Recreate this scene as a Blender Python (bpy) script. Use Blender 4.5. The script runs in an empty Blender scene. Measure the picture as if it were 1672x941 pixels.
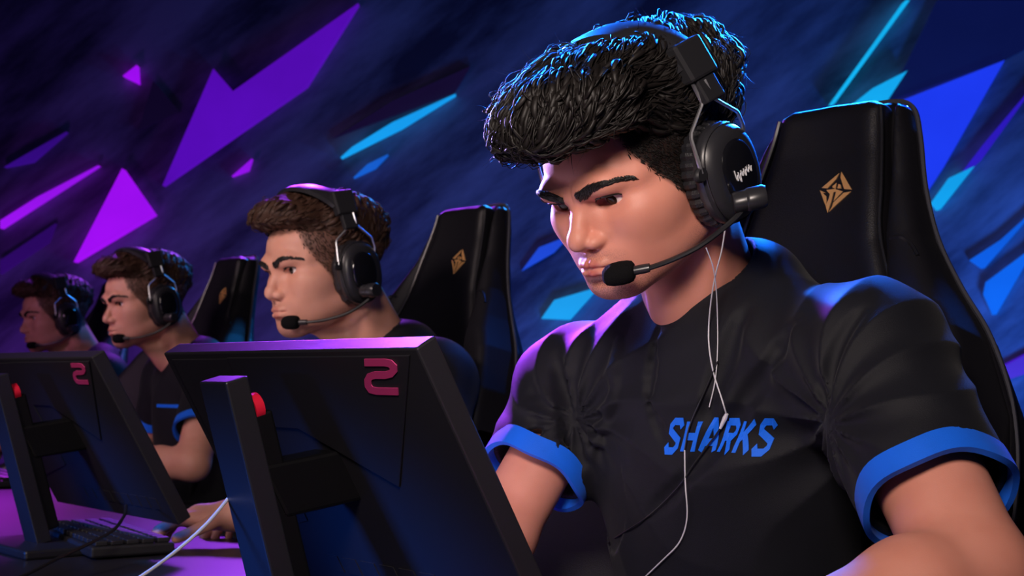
import bpy, bmesh, math, random
import numpy as np
from mathutils import Vector, Matrix
from mathutils.bvhtree import BVHTree

SC = bpy.context.scene
COL = SC.collection
R_ = math.radians

# ------------------------------------------------------------------ camera frame
FPX = 2297.0
PITCH = math.atan(133.0 / FPX)
CAMZ = 1.0
_cp, _sp = math.cos(PITCH), math.sin(PITCH)


def P(px, py, y):
    """world point at distance y (world +Y) that stands at picture position px,py"""
    a = (px - 836.0) / FPX
    b = (470.5 - py) / FPX
    dy = _cp - b * _sp
    dz = _sp + b * _cp
    t = y / dy
    return np.array([a * t, y, CAMZ + dz * t])


def V(*a):
    return np.array(a, dtype=float)


def unit(v):
    v = np.asarray(v, float)
    return v / np.linalg.norm(v)


# ------------------------------------------------------------------ materials
def mat(name, color=(0.5, 0.5, 0.5), rough=0.5, metal=0.0, emit=None, estr=1.0, spec=0.5, bump=0.0,
        bscale=200.0, vary=0.0, vscale=30.0, coat=0.0, sheen=0.0):
    m = bpy.data.materials.new(name)
    m.use_nodes = True
    nt = m.node_tree
    b = nt.nodes['Principled BSDF']
    b.inputs['Base Color'].default_value = (*color, 1)
    b.inputs['Roughness'].default_value = rough
    b.inputs['Metallic'].default_value = metal
    b.inputs['Specular IOR Level'].default_value = spec
    b.inputs['Coat Weight'].default_value = coat
    b.inputs['Sheen Weight'].default_value = sheen
    if emit is not None:
        b.inputs['Emission Color'].default_value = (*emit, 1)
        b.inputs['Emission Strength'].default_value = estr
    tc = nt.nodes.new('ShaderNodeTexCoord')
    if vary > 0:
        n = nt.nodes.new('ShaderNodeTexNoise')
        n.inputs['Scale'].default_value = vscale
        n.inputs['Detail'].default_value = 3
        nt.links.new(tc.outputs['Object'], n.inputs['Vector'])
        mx = nt.nodes.new('ShaderNodeMix')
        mx.data_type = 'RGBA'
        mx.inputs['A'].default_value = (*[c * (1 - vary) for c in color], 1)
        mx.inputs['B'].default_value = (*[min(1, c * (1 + vary)) for c in color], 1)
        nt.links.new(n.outputs['Fac'], mx.inputs['Factor'])
        nt.links.new(mx.outputs['Result'], b.inputs['Base Color'])
    if bump > 0:
        n2 = nt.nodes.new('ShaderNodeTexNoise')
        n2.inputs['Scale'].default_value = bscale
        n2.inputs['Detail'].default_value = 2
        nt.links.new(tc.outputs['Object'], n2.inputs['Vector'])
        bp = nt.nodes.new('ShaderNodeBump')
        bp.inputs['Strength'].default_value = bump
        bp.inputs['Distance'].default_value = 0.002
        nt.links.new(n2.outputs['Fac'], bp.inputs['Height'])
        nt.links.new(bp.outputs['Normal'], b.inputs['Normal'])
    return m


def lin(h):
    """hex sRGB to linear"""
    h = h.lstrip('#')
    o = []
    for i in (0, 2, 4):
        c = int(h[i:i + 2], 16) / 255
        o.append(c / 12.92 if c <= 0.04045 else ((c + 0.055) / 1.055) ** 2.4)
    return tuple(o)


# ------------------------------------------------------------------ objects
def tag(o, label=None, cat=None, group=None, kind=None):
    if label: o['label'] = label
    if cat: o['category'] = cat
    if group: o['group'] = group
    if kind: o['kind'] = kind
    return o


def thing(name, label, cat, M=None, group=None):
    o = bpy.data.objects.new(name, None)
    o.empty_display_size = 0.05
    COL.objects.link(o)
    if M is not None:
        o.matrix_world = Matrix(M)
    return tag(o, label, cat, group)


def link(name, me, material, parent=None):
    o = bpy.data.objects.new(name, me)
    if material is not None:
        if isinstance(material, (list, tuple)):
            for m in material: me.materials.append(m)
        else:
            me.materials.append(material)
    COL.objects.link(o)
    if parent is not None:
        o.parent = parent
    return o


def obj(name, verts, faces, material, parent=None, smooth=True, attrs=None, sub=0, bevel=0.0):
    me = bpy.data.meshes.new(name)
    if isinstance(faces, np.ndarray):
        n = len(faces)
        k = faces.shape[1]
        me.vertices.add(len(verts))
        me.vertices.foreach_set('co', np.asarray(verts, np.float32).ravel())
        me.loops.add(n * k)
        me.loops.foreach_set('vertex_index', faces.astype(np.int32).ravel())
        me.polygons.add(n)
        me.polygons.foreach_set('loop_start', np.arange(0, n * k, k, dtype=np.int32))
        me.polygons.foreach_set('loop_total', np.full(n, k, np.int32))
        me.update(calc_edges=True)
        me.validate()
    else:
        me.from_pydata([tuple(v) for v in verts], [], [tuple(f) for f in faces])
        me.update()
    if smooth:
        me.polygons.foreach_set('use_smooth', np.ones(len(me.polygons), bool))
        if not isinstance(faces, np.ndarray): me.set_sharp_from_angle(angle=R_(42))
    if attrs:
        for k_, a in attrs.items():
            at = me.attributes.new(k_, 'FLOAT', 'POINT')
            at.data.foreach_set('value', np.asarray(a, np.float32))
    o = link(name, me, material, parent)
    if bevel > 0:
        md = o.modifiers.new('bevel', 'BEVEL')
        md.width = bevel
        md.segments = 2
        md.limit_method = 'ANGLE'
        md.angle_limit = R_(40)
    if sub > 0:
        md = o.modifiers.new('sub', 'SUBSURF')
        md.levels = sub
        md.render_levels = sub
    return o


class MB:
    """collects shapes into one mesh"""

    def __init__(s):
        s.v = []
        s.f = []

    def add(s, v, f):
        n = len(s.v)
        s.v += [tuple(map(float, x)) for x in v]
        s.f += [tuple(int(i) + n for i in q) for q in f]
        return s

    def box(s, c, size, M=None):
        c = np.array(c, float)
        h = np.array(size, float) / 2
        v = [c + h * np.array([x, y, z]) for x in (-1, 1) for y in (-1, 1) for z in (-1, 1)]
        if M is not None: v = [np.asarray(M) @ p for p in v]
        return s.add(v, [(0, 1, 3, 2), (4, 6, 7, 5), (0, 4, 5, 1), (2, 3, 7, 6), (0, 2, 6, 4), (1, 5, 7, 3)])

    def tube(s, pts, r, n=8, cap=True, flat=None, up=(0, 0, 1)):
        pts = np.array(pts, float)
        m = len(pts)
        r = np.full(m, r) if np.isscalar(r) else np.array(r, float)
        T = np.gradient(pts, axis=0)
        T /= np.linalg.norm(T, axis=1)[:, None] + 1e-12
        u = np.array(up, float)
        if abs(u @ T[0]) > 0.95: u = np.array([1., 0, 0])
        N = u - (u @ T[0]) * T[0]
        N /= np.linalg.norm(N)
        vs = []
        for i in range(m):
            N = N - (N @ T[i]) * T[i]
            N /= np.linalg.norm(N) + 1e-12
            B = np.cross(T[i], N)
            for k in range(n):
                a = 2 * math.pi * k / n
                vs.append(pts[i] + r[i] * (math.cos(a) * N * (flat or 1.0) + math.sin(a) * B))
        fs = []
        for i in range(m - 1):
            for k in range(n):
                fs.append((i * n + k, i * n + (k + 1) % n, (i + 1) * n + (k + 1) % n, (i + 1) * n + k))
        if cap:
            fs.append(tuple(range(n - 1, -1, -1)))
            fs.append(tuple(range((m - 1) * n, m * n)))
        return s.add(vs, fs)

    def lathe(s, prof, n=32, M=None):
        """prof: list of (r, h) ; axis local z"""
        vs = []
        for r, h in prof:
            for k in range(n):
                a = 2 * math.pi * k / n
                vs.append(np.array([r * math.cos(a), r * math.sin(a), h]))
        if M is not None:
            M = np.asarray(M)
            vs = [M[:3, :3] @ v + M[:3, 3] for v in vs]
        fs = []
        for i in range(len(prof) - 1):
            for k in range(n):
                fs.append((i * n + k, i * n + (k + 1) % n, (i + 1) * n + (k + 1) % n, (i + 1) * n + k))
        fs.append(tuple(range(n - 1, -1, -1)))
        fs.append(tuple(range((len(prof) - 1) * n, len(prof) * n)))
        return s.add(vs, fs)

    def prism(s, poly, M, t):
        """2-D polygon extruded by t along local z; M 4x4 maps local to target"""
        M = np.asarray(M)
        n = len(poly)
        area = sum(poly[i][0] * poly[(i + 1) % n][1] - poly[(i + 1) % n][0] * poly[i][1] for i in range(n))
        if area < 0: poly = poly[::-1]
        vs = []
        for z in (0, t):
            for x, y in poly:
                vs.append(M[:3, :3] @ np.array([x, y, z]) + M[:3, 3])
        fs = [tuple(range(n - 1, -1, -1)), tuple(range(n, 2 * n))]
        for k in range(n):
            fs.append((k, (k + 1) % n, n + (k + 1) % n, n + k))
        return s.add(vs, fs)

    def build(s, name, material, parent=None, smooth=False, sub=0, bevel=0.0):
        return obj(name, s.v, s.f, material, parent, smooth, None, sub, bevel)


def spline(pts, n=12):
    """Catmull-Rom through pts"""
    p = np.array(pts, float)
    p = np.vstack([2 * p[0] - p[1], p, 2 * p[-1] - p[-2]])
    out = []
    for i in range(1, len(p) - 2):
        for k in range(n):
            t = k / n
            out.append(0.5 * ((2 * p[i]) + (-p[i - 1] + p[i + 1]) * t + (2 * p[i - 1] - 5 * p[i] + 4 * p[i + 1] - p[i + 2]) * t * t
                              + (-p[i - 1] + 3 * p[i] - 3 * p[i + 1] + p[i + 2]) * t ** 3))
    out.append(p[-2])
    return np.array(out)


def frame(x, y, z, o):
    M = np.eye(4)
    M[:3, 0], M[:3, 1], M[:3, 2], M[:3, 3] = x, y, z, o
    return M


# ------------------------------------------------------------------ signed distance shapes
def ell(p, c, r):
    q = p - np.array(c, np.float32)
    r = np.array(r, np.float32)
    a = q / r
    k0 = np.sqrt((a * a).sum(1))
    b = a / r
    k1 = np.sqrt((b * b).sum(1)) + 1e-9
    return k0 * (k0 - 1) / k1


def sph(p, c, r):
    q = p - np.array(c, np.float32)
    return np.sqrt((q * q).sum(1)) - r


def rc(p, a, b, r1, r2):
    a = np.array(a, np.float32)
    b = np.array(b, np.float32)
    ba = b - a
    pa = p - a
    h = np.clip(pa @ ba / (ba @ ba + 1e-12), 0, 1)
    q = pa - h[:, None] * ba
    return np.sqrt((q * q).sum(1)) - (r1 + (r2 - r1) * h)


def chain(p, pts, rs):
    d = rc(p, pts[0], pts[1], rs[0], rs[1])
    for i in range(1, len(pts) - 1):
        d = np.minimum(d, rc(p, pts[i], pts[i + 1], rs[i], rs[i + 1]))
    return d


def rbox(p, c, h, r):
    q = np.abs(p - np.array(c, np.float32)) - (np.array(h, np.float32) - r)
    return np.sqrt((np.maximum(q, 0) ** 2).sum(1)) + np.minimum(q.max(1), 0) - r


def smin(a, b, k):
    h = np.maximum(k - np.abs(a - b), 0) / k
    return np.minimum(a, b) - h * h * k * 0.25


def smax(a, b, k):
    return -smin(-a, -b, k)


def poly2(q, poly):
    """signed distance to a polygon, q (N,2)"""
    poly = np.array(poly, np.float32)
    n = len(poly)
    d = ((q - poly[0]) ** 2).sum(1)
    s = np.ones(len(q), np.float32)
    j = n - 1
    for i in range(n):
        e = poly[j] - poly[i]
        w = q - poly[i]
        b = w - e * np.clip(w @ e / (e @ e), 0, 1)[:, None]
        d = np.minimum(d, (b * b).sum(1))
        c1 = q[:, 1] >= poly[i][1]
        c2 = q[:, 1] < poly[j][1]
        c3 = e[0] * w[:, 1] > e[1] * w[:, 0]
        flip = (c1 & c2 & c3) | (~c1 & ~c2 & ~c3)
        s = np.where(flip, -s, s)
        j = i
    return s * np.sqrt(d)


_rng = np.random.RandomState(5)
_ND = _rng.normal(size=(24, 3)).astype(np.float32)
_ND /= np.linalg.norm(_ND, axis=1)[:, None]
_NP = _rng.uniform(0, 6.28, 24).astype(np.float32)


def wob(p, s, seed=0, n=8):
    """smooth pseudo-noise about -1..1"""
    o = np.zeros(len(p), np.float32)
    for i in range(n):
        k = (i + seed * 5) % 24
        o += np.sin(p @ (_ND[k] * s * (0.7 + 0.6 * i / n)) + _NP[(k * 7 + seed) % 24])
    return o / n * 1.8


def mesh_sdf(fn, lo, hi, res, newton=True, lip=1.0):
    lo = np.array(lo, np.float32)
    hi = np.array(hi, np.float32)
    cs = 4
    n = np.ceil((hi - lo) / (res * cs)).astype(int) + 1
    cg = np.stack(np.meshgrid(*[np.arange(k) for k in n], indexing='ij'), -1).reshape(-1, 3)
    cp = lo + (cg.astype(np.float32) + 0.5) * (res * cs) - 0.5 * res
    cd = np.concatenate([fn(c) for c in np.array_split(cp, max(1, len(cp) // 400000 + 1))])
    near = np.abs(cd) < res * cs * 1.25 * lip
    N = n * cs
    D = np.repeat(np.repeat(np.repeat(np.sign(cd).reshape(n), cs, 0), cs, 1), cs, 2).astype(np.float32)
    blk = cg[near] * cs
    off = np.stack(np.meshgrid(*[np.arange(cs)] * 3, indexing='ij'), -1).reshape(-1, 3)
    for b in np.array_split(blk, max(1, len(blk) // 6000 + 1)):
        if len(b) == 0: continue
        ix = (b[:, None, :] + off[None]).reshape(-1, 3)
        v = fn(lo + ix.astype(np.float32) * res)
        D[ix[:, 0], ix[:, 1], ix[:, 2]] = v
    S = D < 0
    tot = np.zeros(N - 1, np.int8)
    for dx in (0, 1):
        for dy in (0, 1):
            for dz in (0, 1):
                tot += S[dx:N[0] - 1 + dx, dy:N[1] - 1 + dy, dz:N[2] - 1 + dz]
    act = (tot > 0) & (tot < 8)
    ci = np.argwhere(act)
    idx = np.full(N - 1, -1, np.int32)
    idx[act] = np.arange(len(ci))
    corner = np.array([[x, y, z] for x in (0, 1) for y in (0, 1) for z in (0, 1)])
    cv = np.stack([D[ci[:, 0] + c[0], ci[:, 1] + c[1], ci[:, 2] + c[2]] for c in corner], 1)
    acc = np.zeros((len(ci), 3), np.float32)
    cnt = np.zeros(len(ci), np.float32)
    for a in range(8):
        for b in range(a + 1, 8):
            df = corner[b] - corner[a]
            if np.abs(df).sum() != 1: continue
            va, vb = cv[:, a], cv[:, b]
            cr = (va < 0) != (vb < 0)
            t = np.where(cr, va / np.where(cr, va - vb, 1), 0)
            acc += np.where(cr[:, None], corner[a] + t[:, None] * df, 0)
            cnt += cr
    vert = lo + (ci + acc / np.maximum(cnt, 1)[:, None]).astype(np.float32) * res
    faces = []
    for ax in range(3):
        o1, o2 = [(1, 2), (2, 0), (0, 1)][ax]
        sl0 = [slice(1, N[i] - 1) for i in range(3)]
        sl1 = list(sl0)
        sl0[ax] = slice(0, N[ax] - 1)
        sl1[ax] = slice(1, N[ax])
        A = S[tuple(sl0)]
        B = S[tuple(sl1)]
        e = np.argwhere(A != B)
        if len(e) == 0: continue
        ins = A[e[:, 0], e[:, 1], e[:, 2]]
        base = e + 1
        base[:, ax] = e[:, ax]
        qs = []
        for u, w in ((-1, -1), (0, -1), (0, 0), (-1, 0)):
            q = base.copy()
            q[:, o1] += u
            q[:, o2] += w
            qs.append(idx[q[:, 0], q[:, 1], q[:, 2]])
        q = np.stack(qs, 1)
        q[~ins] = q[~ins][:, ::-1]
        faces.append(q)
    faces = np.concatenate(faces)
    faces = faces[(faces >= 0).all(1)]
    if newton:
        h = res * 0.5
        out = []
        for c in np.array_split(vert, max(1, len(vert) // 200000 + 1)):
            d = fn(c)
            g = np.stack([fn(c + np.array(o, np.float32) * h) - fn(c - np.array(o, np.float32) * h) for o in np.eye(3)], 1) / (2 * h)
            gl = (g * g).sum(1) + 0.05
            st = np.clip(d / gl, -res, res)
            out.append(c - g * st[:, None])
        vert = np.concatenate(out)
    return vert, faces


def surf_normals(v, f):
    a = v[f[:, 0]]
    n = np.cross(v[f[:, 1]] - a, v[f[:, 2]] - a)
    return n / (np.linalg.norm(n, axis=1)[:, None] + 1e-12)


def rotz(a):
    c, s = math.cos(a), math.sin(a)
    return np.array([[c, -s, 0], [s, c, 0], [0, 0, 1.]])


def rotx(a):
    c, s = math.cos(a), math.sin(a)
    return np.array([[1., 0, 0], [0, c, -s], [0, s, c]])


def roty(a):
    c, s = math.cos(a), math.sin(a)
    return np.array([[c, 0, s], [0, 1., 0], [-s, 0, c]])
# ------------------------------------------------------------------ head
def mirror(p):
    q = p.copy()
    q[:, 0] = np.abs(q[:, 0])
    return q


LIDC = (.0325, .0748, .0180)


def head_sdf(p, o=None):
    o = o or {}
    m = mirror(p)
    c0 = ell(m, (0, -.014, .055), (.075, .098, .083))
    d = smin(c0, ell(m, (0, .030, .058), (.066, .068, .056)), .03)
    d = smin(d, ell(m, (0, .036, -.012), (.063, .060, .070)), .025)
    d = smin(d, ell(m, (.036, .050, -.034), (.027, .036, .036)), .03)
    d = smin(d, ell(m, (0, .040, -.060), (.049, .052, .040)), .025)
    d = smin(d, rc(m, (.055, .004, -.052), (.016, .079, -.085), .017, .016), .03)
    d = smin(d, ell(m, (0, .083, -.086), (.021, .0195, .0185)), .02)
    d = smin(d, ell(m, (.045, .052, -.004), (.021, .032, .020)), .03)
    d = smin(d, ell(m, (0, .078, -.050), (.034, .027, .023)), .02)
    # eye sockets
    d = smax(d, -ell(m, (.033, .111, .017), (.0215, .022, .0135)), .014)
    # brow ridge
    d = smin(d, rc(m, (.010, .0965, .0325), (.034, .0905, .0375), .0085, .0085), .014)
    d = smin(d, rc(m, (.034, .0900, .0375), (.052, .068, .034), .0080, .006), .022)
    # nose
    n = rc(m, (0, .0905, .026), (0, .1100, -.010), .0080, .0088)
    n = smin(n, sph(m, (0, .1135, -.0190), .0102), .010)
    n = smin(n, rc(m, (0, .1145, -.0235), (0, .100, -.0345), .0050, .0052), .006)
    n = smin(n, rc(m, (.008, .088, .012), (.0155, .092, -.018), .006, .007), .012)
    d = smin(d, n, .011)
    d = smin(d, ell(m, (.0122, .1025, -.0245), (.0084, .0120, .0088)), .0045)
    d = smax(d, -rc(m, (.0065, .1090, -.0345), (.0085, .100, -.0275), .0030, .0028), .003)
    # lids
    lid = sph(m, LIDC, .0153)
    d = smin(d, lid, .005)
    d = smin(d, rc(m, (.020, .0865, .0235), (.0330, .0915, .0262), .0022, .0026), .005)
    d = smin(d, rc(m, (.0330, .0915, .0262), (.0465, .0795, .0225), .0026, .0020), .005)
    op = ell(m, (.0325, .0925, .0166 + o.get('gaze', 0)), (.0150, .0160, o.get('open', .0070)))
    tilt = (m[:, 0] - .0325) * .10
    mm = m.copy()
    mm[:, 2] -= tilt
    op = ell(mm, (.0325, .0925, .0166), (.0150, .0160, o.get('open', .0070)))
    d = smax(d, -op, .0010)
    # lid crease
    d = smax(d, -chain(m, [(.0205, .091, .0218), (.0330, .096, .0245), (.0460, .083, .0215)], [.0009, .0012, .0008]), .003)
    # philtrum and lips
    up = smin(rc(m, (.0035, .1085, -.0495), (.0125, .1045, -.0510), .0048, .0046),
              rc(m, (.0125, .1045, -.0510), (.0262, .0905, -.0548), .0046, .0024), .004)
    lo = smin(rc(m, (0, .1058, -.0620), (.0110, .1030, -.0612), .0068, .0062),
              rc(m, (.0110, .1030, -.0612), (.0250, .0895, -.0565), .0062, .0028), .005)
    d = smin(d, up, .0045)
    d = smin(d, lo, .0045)
    d = smax(d, -chain(m, [(0, .1142, -.0553), (.0125, .1098, -.0556), (.0268, .0945, -.0556)], [.0012, .0012, .0008]), .0025)
    d = smax(d, -ell(m, (0, .1085, -.0730), (.0180, .0075, .0050)), .009)
    # frown between the brows
    d = smax(d, -rc(m, (.0055, .1085, .030), (.0070, .1065, .0400), .0008, .0005), .005)
    return d


def lip_mask(l):
    m = mirror(l)
    up = np.minimum(rc(m, (.0035, .1085, -.0500), (.0125, .1045, -.0513), .0050, .0048), rc(m, (.0125, .1045, -.0513), (.0262, .0905, -.0548), .0048, .0024))
    lo = np.minimum(rc(m, (0, .1058, -.0620), (.0110, .1030, -.0612), .0070, .0064), rc(m, (.0110, .1030, -.0612), (.0250, .0895, -.0565), .0064, .0028))
    d = np.minimum(up, lo)
    return np.clip(.5 - d / .0016, 0, 1)


def beard_mask(l):
    m = mirror(l)
    jaw = np.minimum(rc(m, (.056, .008, -.050), (.016, .082, -.090), .022, .024), ell(m, (0, .095, -.086), (.03, .03, .022)))
    mous = rc(m, (.003, .108, -.0425), (.026, .092, -.048), .0055, .0060)
    side = rc(m, (.070, .008, .01), (.060, .004, -.05), .014, .02)
    d = np.minimum(np.minimum(jaw, mous), side)
    return np.clip(.5 - d / .014, 0, 1)


def brow_sdf(l, sd=0):
    pass


def scalp_mask(l, cfg=0):
    """short clipped hair on the sides and back of the head"""
    m = mirror(l)
    y, z = m[:, 1], m[:, 2]
    front = .041 + np.clip(z * .50, -.018, .03)
    hl = np.minimum(front - y, z + .050 + np.clip(y, -.2, 0) * .2)
    return np.clip(.5 + hl / .006, 0, 1)


def lock_mesh(roots, dirs, normals, length, width, rng, curl=.3, wave=0.0, seg=7, drop=0.0, flat=.45, lift=.15, sides=5, turns=None):
    """tapered hair locks: arrays of roots, growth directions, normals -> verts, faces"""
    n = len(roots)
    L = np.asarray(length) * np.ones(n)
    W = np.asarray(width) * np.ones(n)
    t = np.linspace(0, 1, seg)
    side = np.cross(dirs, normals)
    side /= np.linalg.norm(side, axis=1)[:, None] + 1e-9
    cv = rng.normal(size=n) * curl
    cn = rng.normal(size=n) * curl * .6 - drop
    ph = rng.uniform(0, 6.28, n)
    pts = np.zeros((n, seg, 3))
    tan = np.zeros((n, seg, 3))
    for i, ti in enumerate(t):
        pts[:, i] = (roots + dirs * (L * ti)[:, None] + side * (L * (cv * ti * ti + wave * np.sin(ph + ti * 6) * ti))[:, None]
                     + normals * (L * (lift * math.sin(ti * 3.0) + cn * ti * ti))[:, None])
    tan = np.gradient(pts, axis=1)
    tan /= np.linalg.norm(tan, axis=2)[..., None] + 1e-9
    B = np.cross(tan, normals[:, None, :])
    B /= np.linalg.norm(B, axis=2)[..., None] + 1e-9
    N = np.cross(B, tan)
    prof = np.sin(np.clip(t * .9 + .12, 0, 1) * math.pi) ** .7
    prof = prof * (1 - t ** 4) + 0.02
    vs = np.zeros((n, seg, sides, 3))
    for k in range(sides):
        a = 2 * math.pi * k / sides
        vs[:, :, k] = pts + (W[:, None] * prof[None])[..., None] * (math.cos(a) * B + math.sin(a) * flat * N)
    vs = vs.reshape(-1, 3)
    base = (np.arange(n) * seg * sides)[:, None, None]
    fs = []
    for i in range(seg - 1):
        for k in range(sides):
            fs.append([i * sides + k, i * sides + (k + 1) % sides, (i + 1) * sides + (k + 1) % sides, (i + 1) * sides + k])
    fs = (np.array(fs)[None] + base).reshape(-1, 4)
    return vs, fs


def eye_mesh(gaze_yaw=0.0, gaze_pitch=0.0, r=.0141, n=32, rings=24):
    """eyeball: rings about the gaze axis so that pupil / iris / white are face sets; local +y is the gaze"""
    vs = [(0, r * 1.02, 0)]
    fs = []
    mi = []
    th = [0.13, 0.2, 0.33, 0.46, 0.50] + list(np.linspace(.6, math.pi - .1, rings))
    for i, a in enumerate(th):
        rr = r * (1.02 if a < .45 else 1.0)
        for k in range(n):
            b = 2 * math.pi * k / n
            vs.append((rr * math.sin(a) * math.cos(b), rr * math.cos(a), rr * math.sin(a) * math.sin(b)))
    for k in range(n):
        fs.append((0, 1 + (k + 1) % n, 1 + k))
        mi.append(0)
    for i in range(len(th) - 1):
        for k in range(n):
            a = 1 + i * n
            fs.append((a + k, a + (k + 1) % n, a + n + (k + 1) % n, a + n + k))
            mi.append(0 if th[i + 1] <= .21 else (1 if th[i + 1] <= .505 else 2))
    Rm = rotz(gaze_yaw) @ rotx(gaze_pitch)
    return [Rm @ np.array(v) for v in vs], fs, mi
# ------------------------------------------------------------------ materials used
def skin_mat(name, base, lip, beard_amt, scalp_col, scalp_amt):
    m = bpy.data.materials.new(name)
    m.use_nodes = True
    nt = m.node_tree
    N, Lk = nt.nodes, nt.links
    b = N['Principled BSDF']
    b.inputs['Roughness'].default_value = .52
    b.inputs['Specular IOR Level'].default_value = .42
    b.inputs['Subsurface Weight'].default_value = .10
    b.inputs['Subsurface Radius'].default_value = (.012, .004, .002)
    b.inputs['Subsurface Scale'].default_value = .35

    def attr(n):
        a = N.new('ShaderNodeAttribute')
        a.attribute_name = n
        return a.outputs['Fac']

    def mix(a, bb, f):
        x = N.new('ShaderNodeMix')
        x.data_type = 'RGBA'
        if isinstance(a, tuple): x.inputs['A'].default_value = (*a, 1)
        else: Lk.new(a, x.inputs['A'])
        x.inputs['B'].default_value = (*bb, 1)
        Lk.new(f, x.inputs['Factor'])
        return x.outputs['Result']

    def mul(a, v):
        x = N.new('ShaderNodeMath')
        x.operation = 'MULTIPLY'
        Lk.new(a, x.inputs[0])
        if isinstance(v, float): x.inputs[1].default_value = v
        else: Lk.new(v, x.inputs[1])
        return x.outputs[0]
    tc = N.new('ShaderNodeTexCoord')
    no = N.new('ShaderNodeTexNoise')
    no.inputs['Scale'].default_value = 26
    no.inputs['Detail'].default_value = 2
    Lk.new(tc.outputs['Object'], no.inputs['Vector'])
    rp = N.new('ShaderNodeMapRange')
    rp.inputs['From Min'].default_value = .35
    rp.inputs['From Max'].default_value = .65
    Lk.new(no.outputs['Fac'], rp.inputs['Value'])
    c = mix(base, tuple(x * y for x, y in zip(base, (.86, .76, .72))), mul(rp.outputs[0], .45))
    st = N.new('ShaderNodeTexNoise')
    st.inputs['Scale'].default_value = 900
    st.inputs['Detail'].default_value = 1
    Lk.new(tc.outputs['Object'], st.inputs['Vector'])
    sr = N.new('ShaderNodeMapRange')
    sr.inputs['From Min'].default_value = .42
    sr.inputs['From Max'].default_value = .62
    sr.inputs['To Min'].default_value = .35
    Lk.new(st.outputs['Fac'], sr.inputs['Value'])
    c = mix(c, (.060, .034, .030), mul(mul(attr('beard'), sr.outputs[0]), beard_amt))
    c = mix(c, lip, mul(attr('lip'), .95))
    c = mix(c, scalp_col, mul(attr('scalp'), scalp_amt))
    Lk.new(c, b.inputs['Base Color'])
    bp = N.new('ShaderNodeBump')
    bp.inputs['Strength'].default_value = .12
    bp.inputs['Distance'].default_value = .0012
    Lk.new(st.outputs['Fac'], bp.inputs['Height'])
    Lk.new(bp.outputs['Normal'], b.inputs['Normal'])
    return m


def cloth_mat(name, col, rough=.75, sheen=.15):
    m = mat(name, col, rough, spec=.18, bump=.25, bscale=1500, vary=.15, vscale=25, sheen=sheen)
    return m


M = {}
M['skin'] = skin_mat('skin tan', lin('d28d7a'), lin('a83f3c'), .62, (.0035, .0028, .0028), .98)
M['skin2'] = skin_mat('skin fair', lin('d49a86'), lin('b5685f'), .45, (.035, .018, .012), .8)
M['hair'] = mat('hair black brown', (.0075, .0055, .0050), .55, spec=.38)
M['hair2'] = mat('hair brown', (.050, .024, .015), .55, spec=.3)
M['brow'] = mat('eyebrow', (.006, .0045, .004), .5)
M['pupil'] = mat('pupil', (.002, .002, .002), .12, spec=.3)
M['iris'] = mat('iris', (.028, .012, .006), .2, spec=.3, vary=.4, vscale=900)
M['sclera'] = mat('sclera', (.80, .72, .70), .35, spec=.3)
M['jersey'] = cloth_mat('jersey black', (.0062, .0066, .0105), .60, .04)
M['cuff'] = cloth_mat('cuff blue', lin('1464e6'), .55, .05)
M['blueprint'] = cloth_mat('blue print', lin('1a6cf0'), .5, 0)
M['collar'] = cloth_mat('collar black', (.008, .008, .011), .7)
M['trousers'] = cloth_mat('trousers', (.012, .012, .016), .8)
M['shoe'] = mat('shoe', (.02, .02, .025), .5)
M['plastic'] = mat('black plastic', (.020, .020, .024), .33, spec=.5)
M['plastic_m'] = mat('matt black plastic', (.013, .013, .016), .55, spec=.4)
M['gloss'] = mat('gloss black', (.006, .006, .008), .12, spec=.6, coat=.6)
M['leather'] = mat('black leatherette', (.012, .012, .015), .42, spec=.5, bump=.3, bscale=900)
M['steel'] = mat('steel wire', (.80, .80, .84), .38, 1.0)
M['foam'] = mat('foam', (.006, .006, .007), .95, spec=.1, bump=.8, bscale=1400)
M['white_print'] = mat('white print', (.7, .7, .72), .5)
M['whitecable'] = mat('white cable', (.62, .62, .66), .4)
M['blackcable'] = mat('black cable', (.014, .014, .017), .35)
M['gold'] = mat('gold print', lin('dba468'), .42, .25)
M['red'] = mat('red plastic', (.75, .012, .045), .35)
M['pinkprint'] = mat('pink print', lin('c43878'), .5)
M['monitor'] = mat('monitor shell', (.017, .016, .021), .48, spec=.4, bump=.12, bscale=1200)
M['stand'] = mat('stand shell', (.015, .015, .019), .38, spec=.5)
M['screen'] = mat('lit screen', (.01, .01, .01), .25, emit=(.95, .74, .82), estr=1.0)
M['desk'] = mat('desk top', (.020, .019, .026), .33, spec=.5, vary=.3, vscale=9)
M['mousepad'] = mat('mouse pad', (.016, .016, .02), .85)
M['keycap'] = mat('keycap', (.014, .014, .017), .5)
M['chair'] = mat('chair leatherette', (.0085, .0080, .0110), .40, spec=.45, bump=.25, bscale=700)
M['chair2'] = mat('chair side fabric', (.0095, .009, .0125), .55, spec=.3, bump=.25, bscale=900)
M['piping'] = mat('piping', (.012, .012, .016), .3)
M['mount'] = mat('mount black', (.0035, .0035, .0045), .5, spec=.2)
M['edge'] = mat('glossy rim light catcher', (.06, .06, .075), .22, spec=.6)  # gloss for the added outline tubes that pick up rim light
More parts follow.
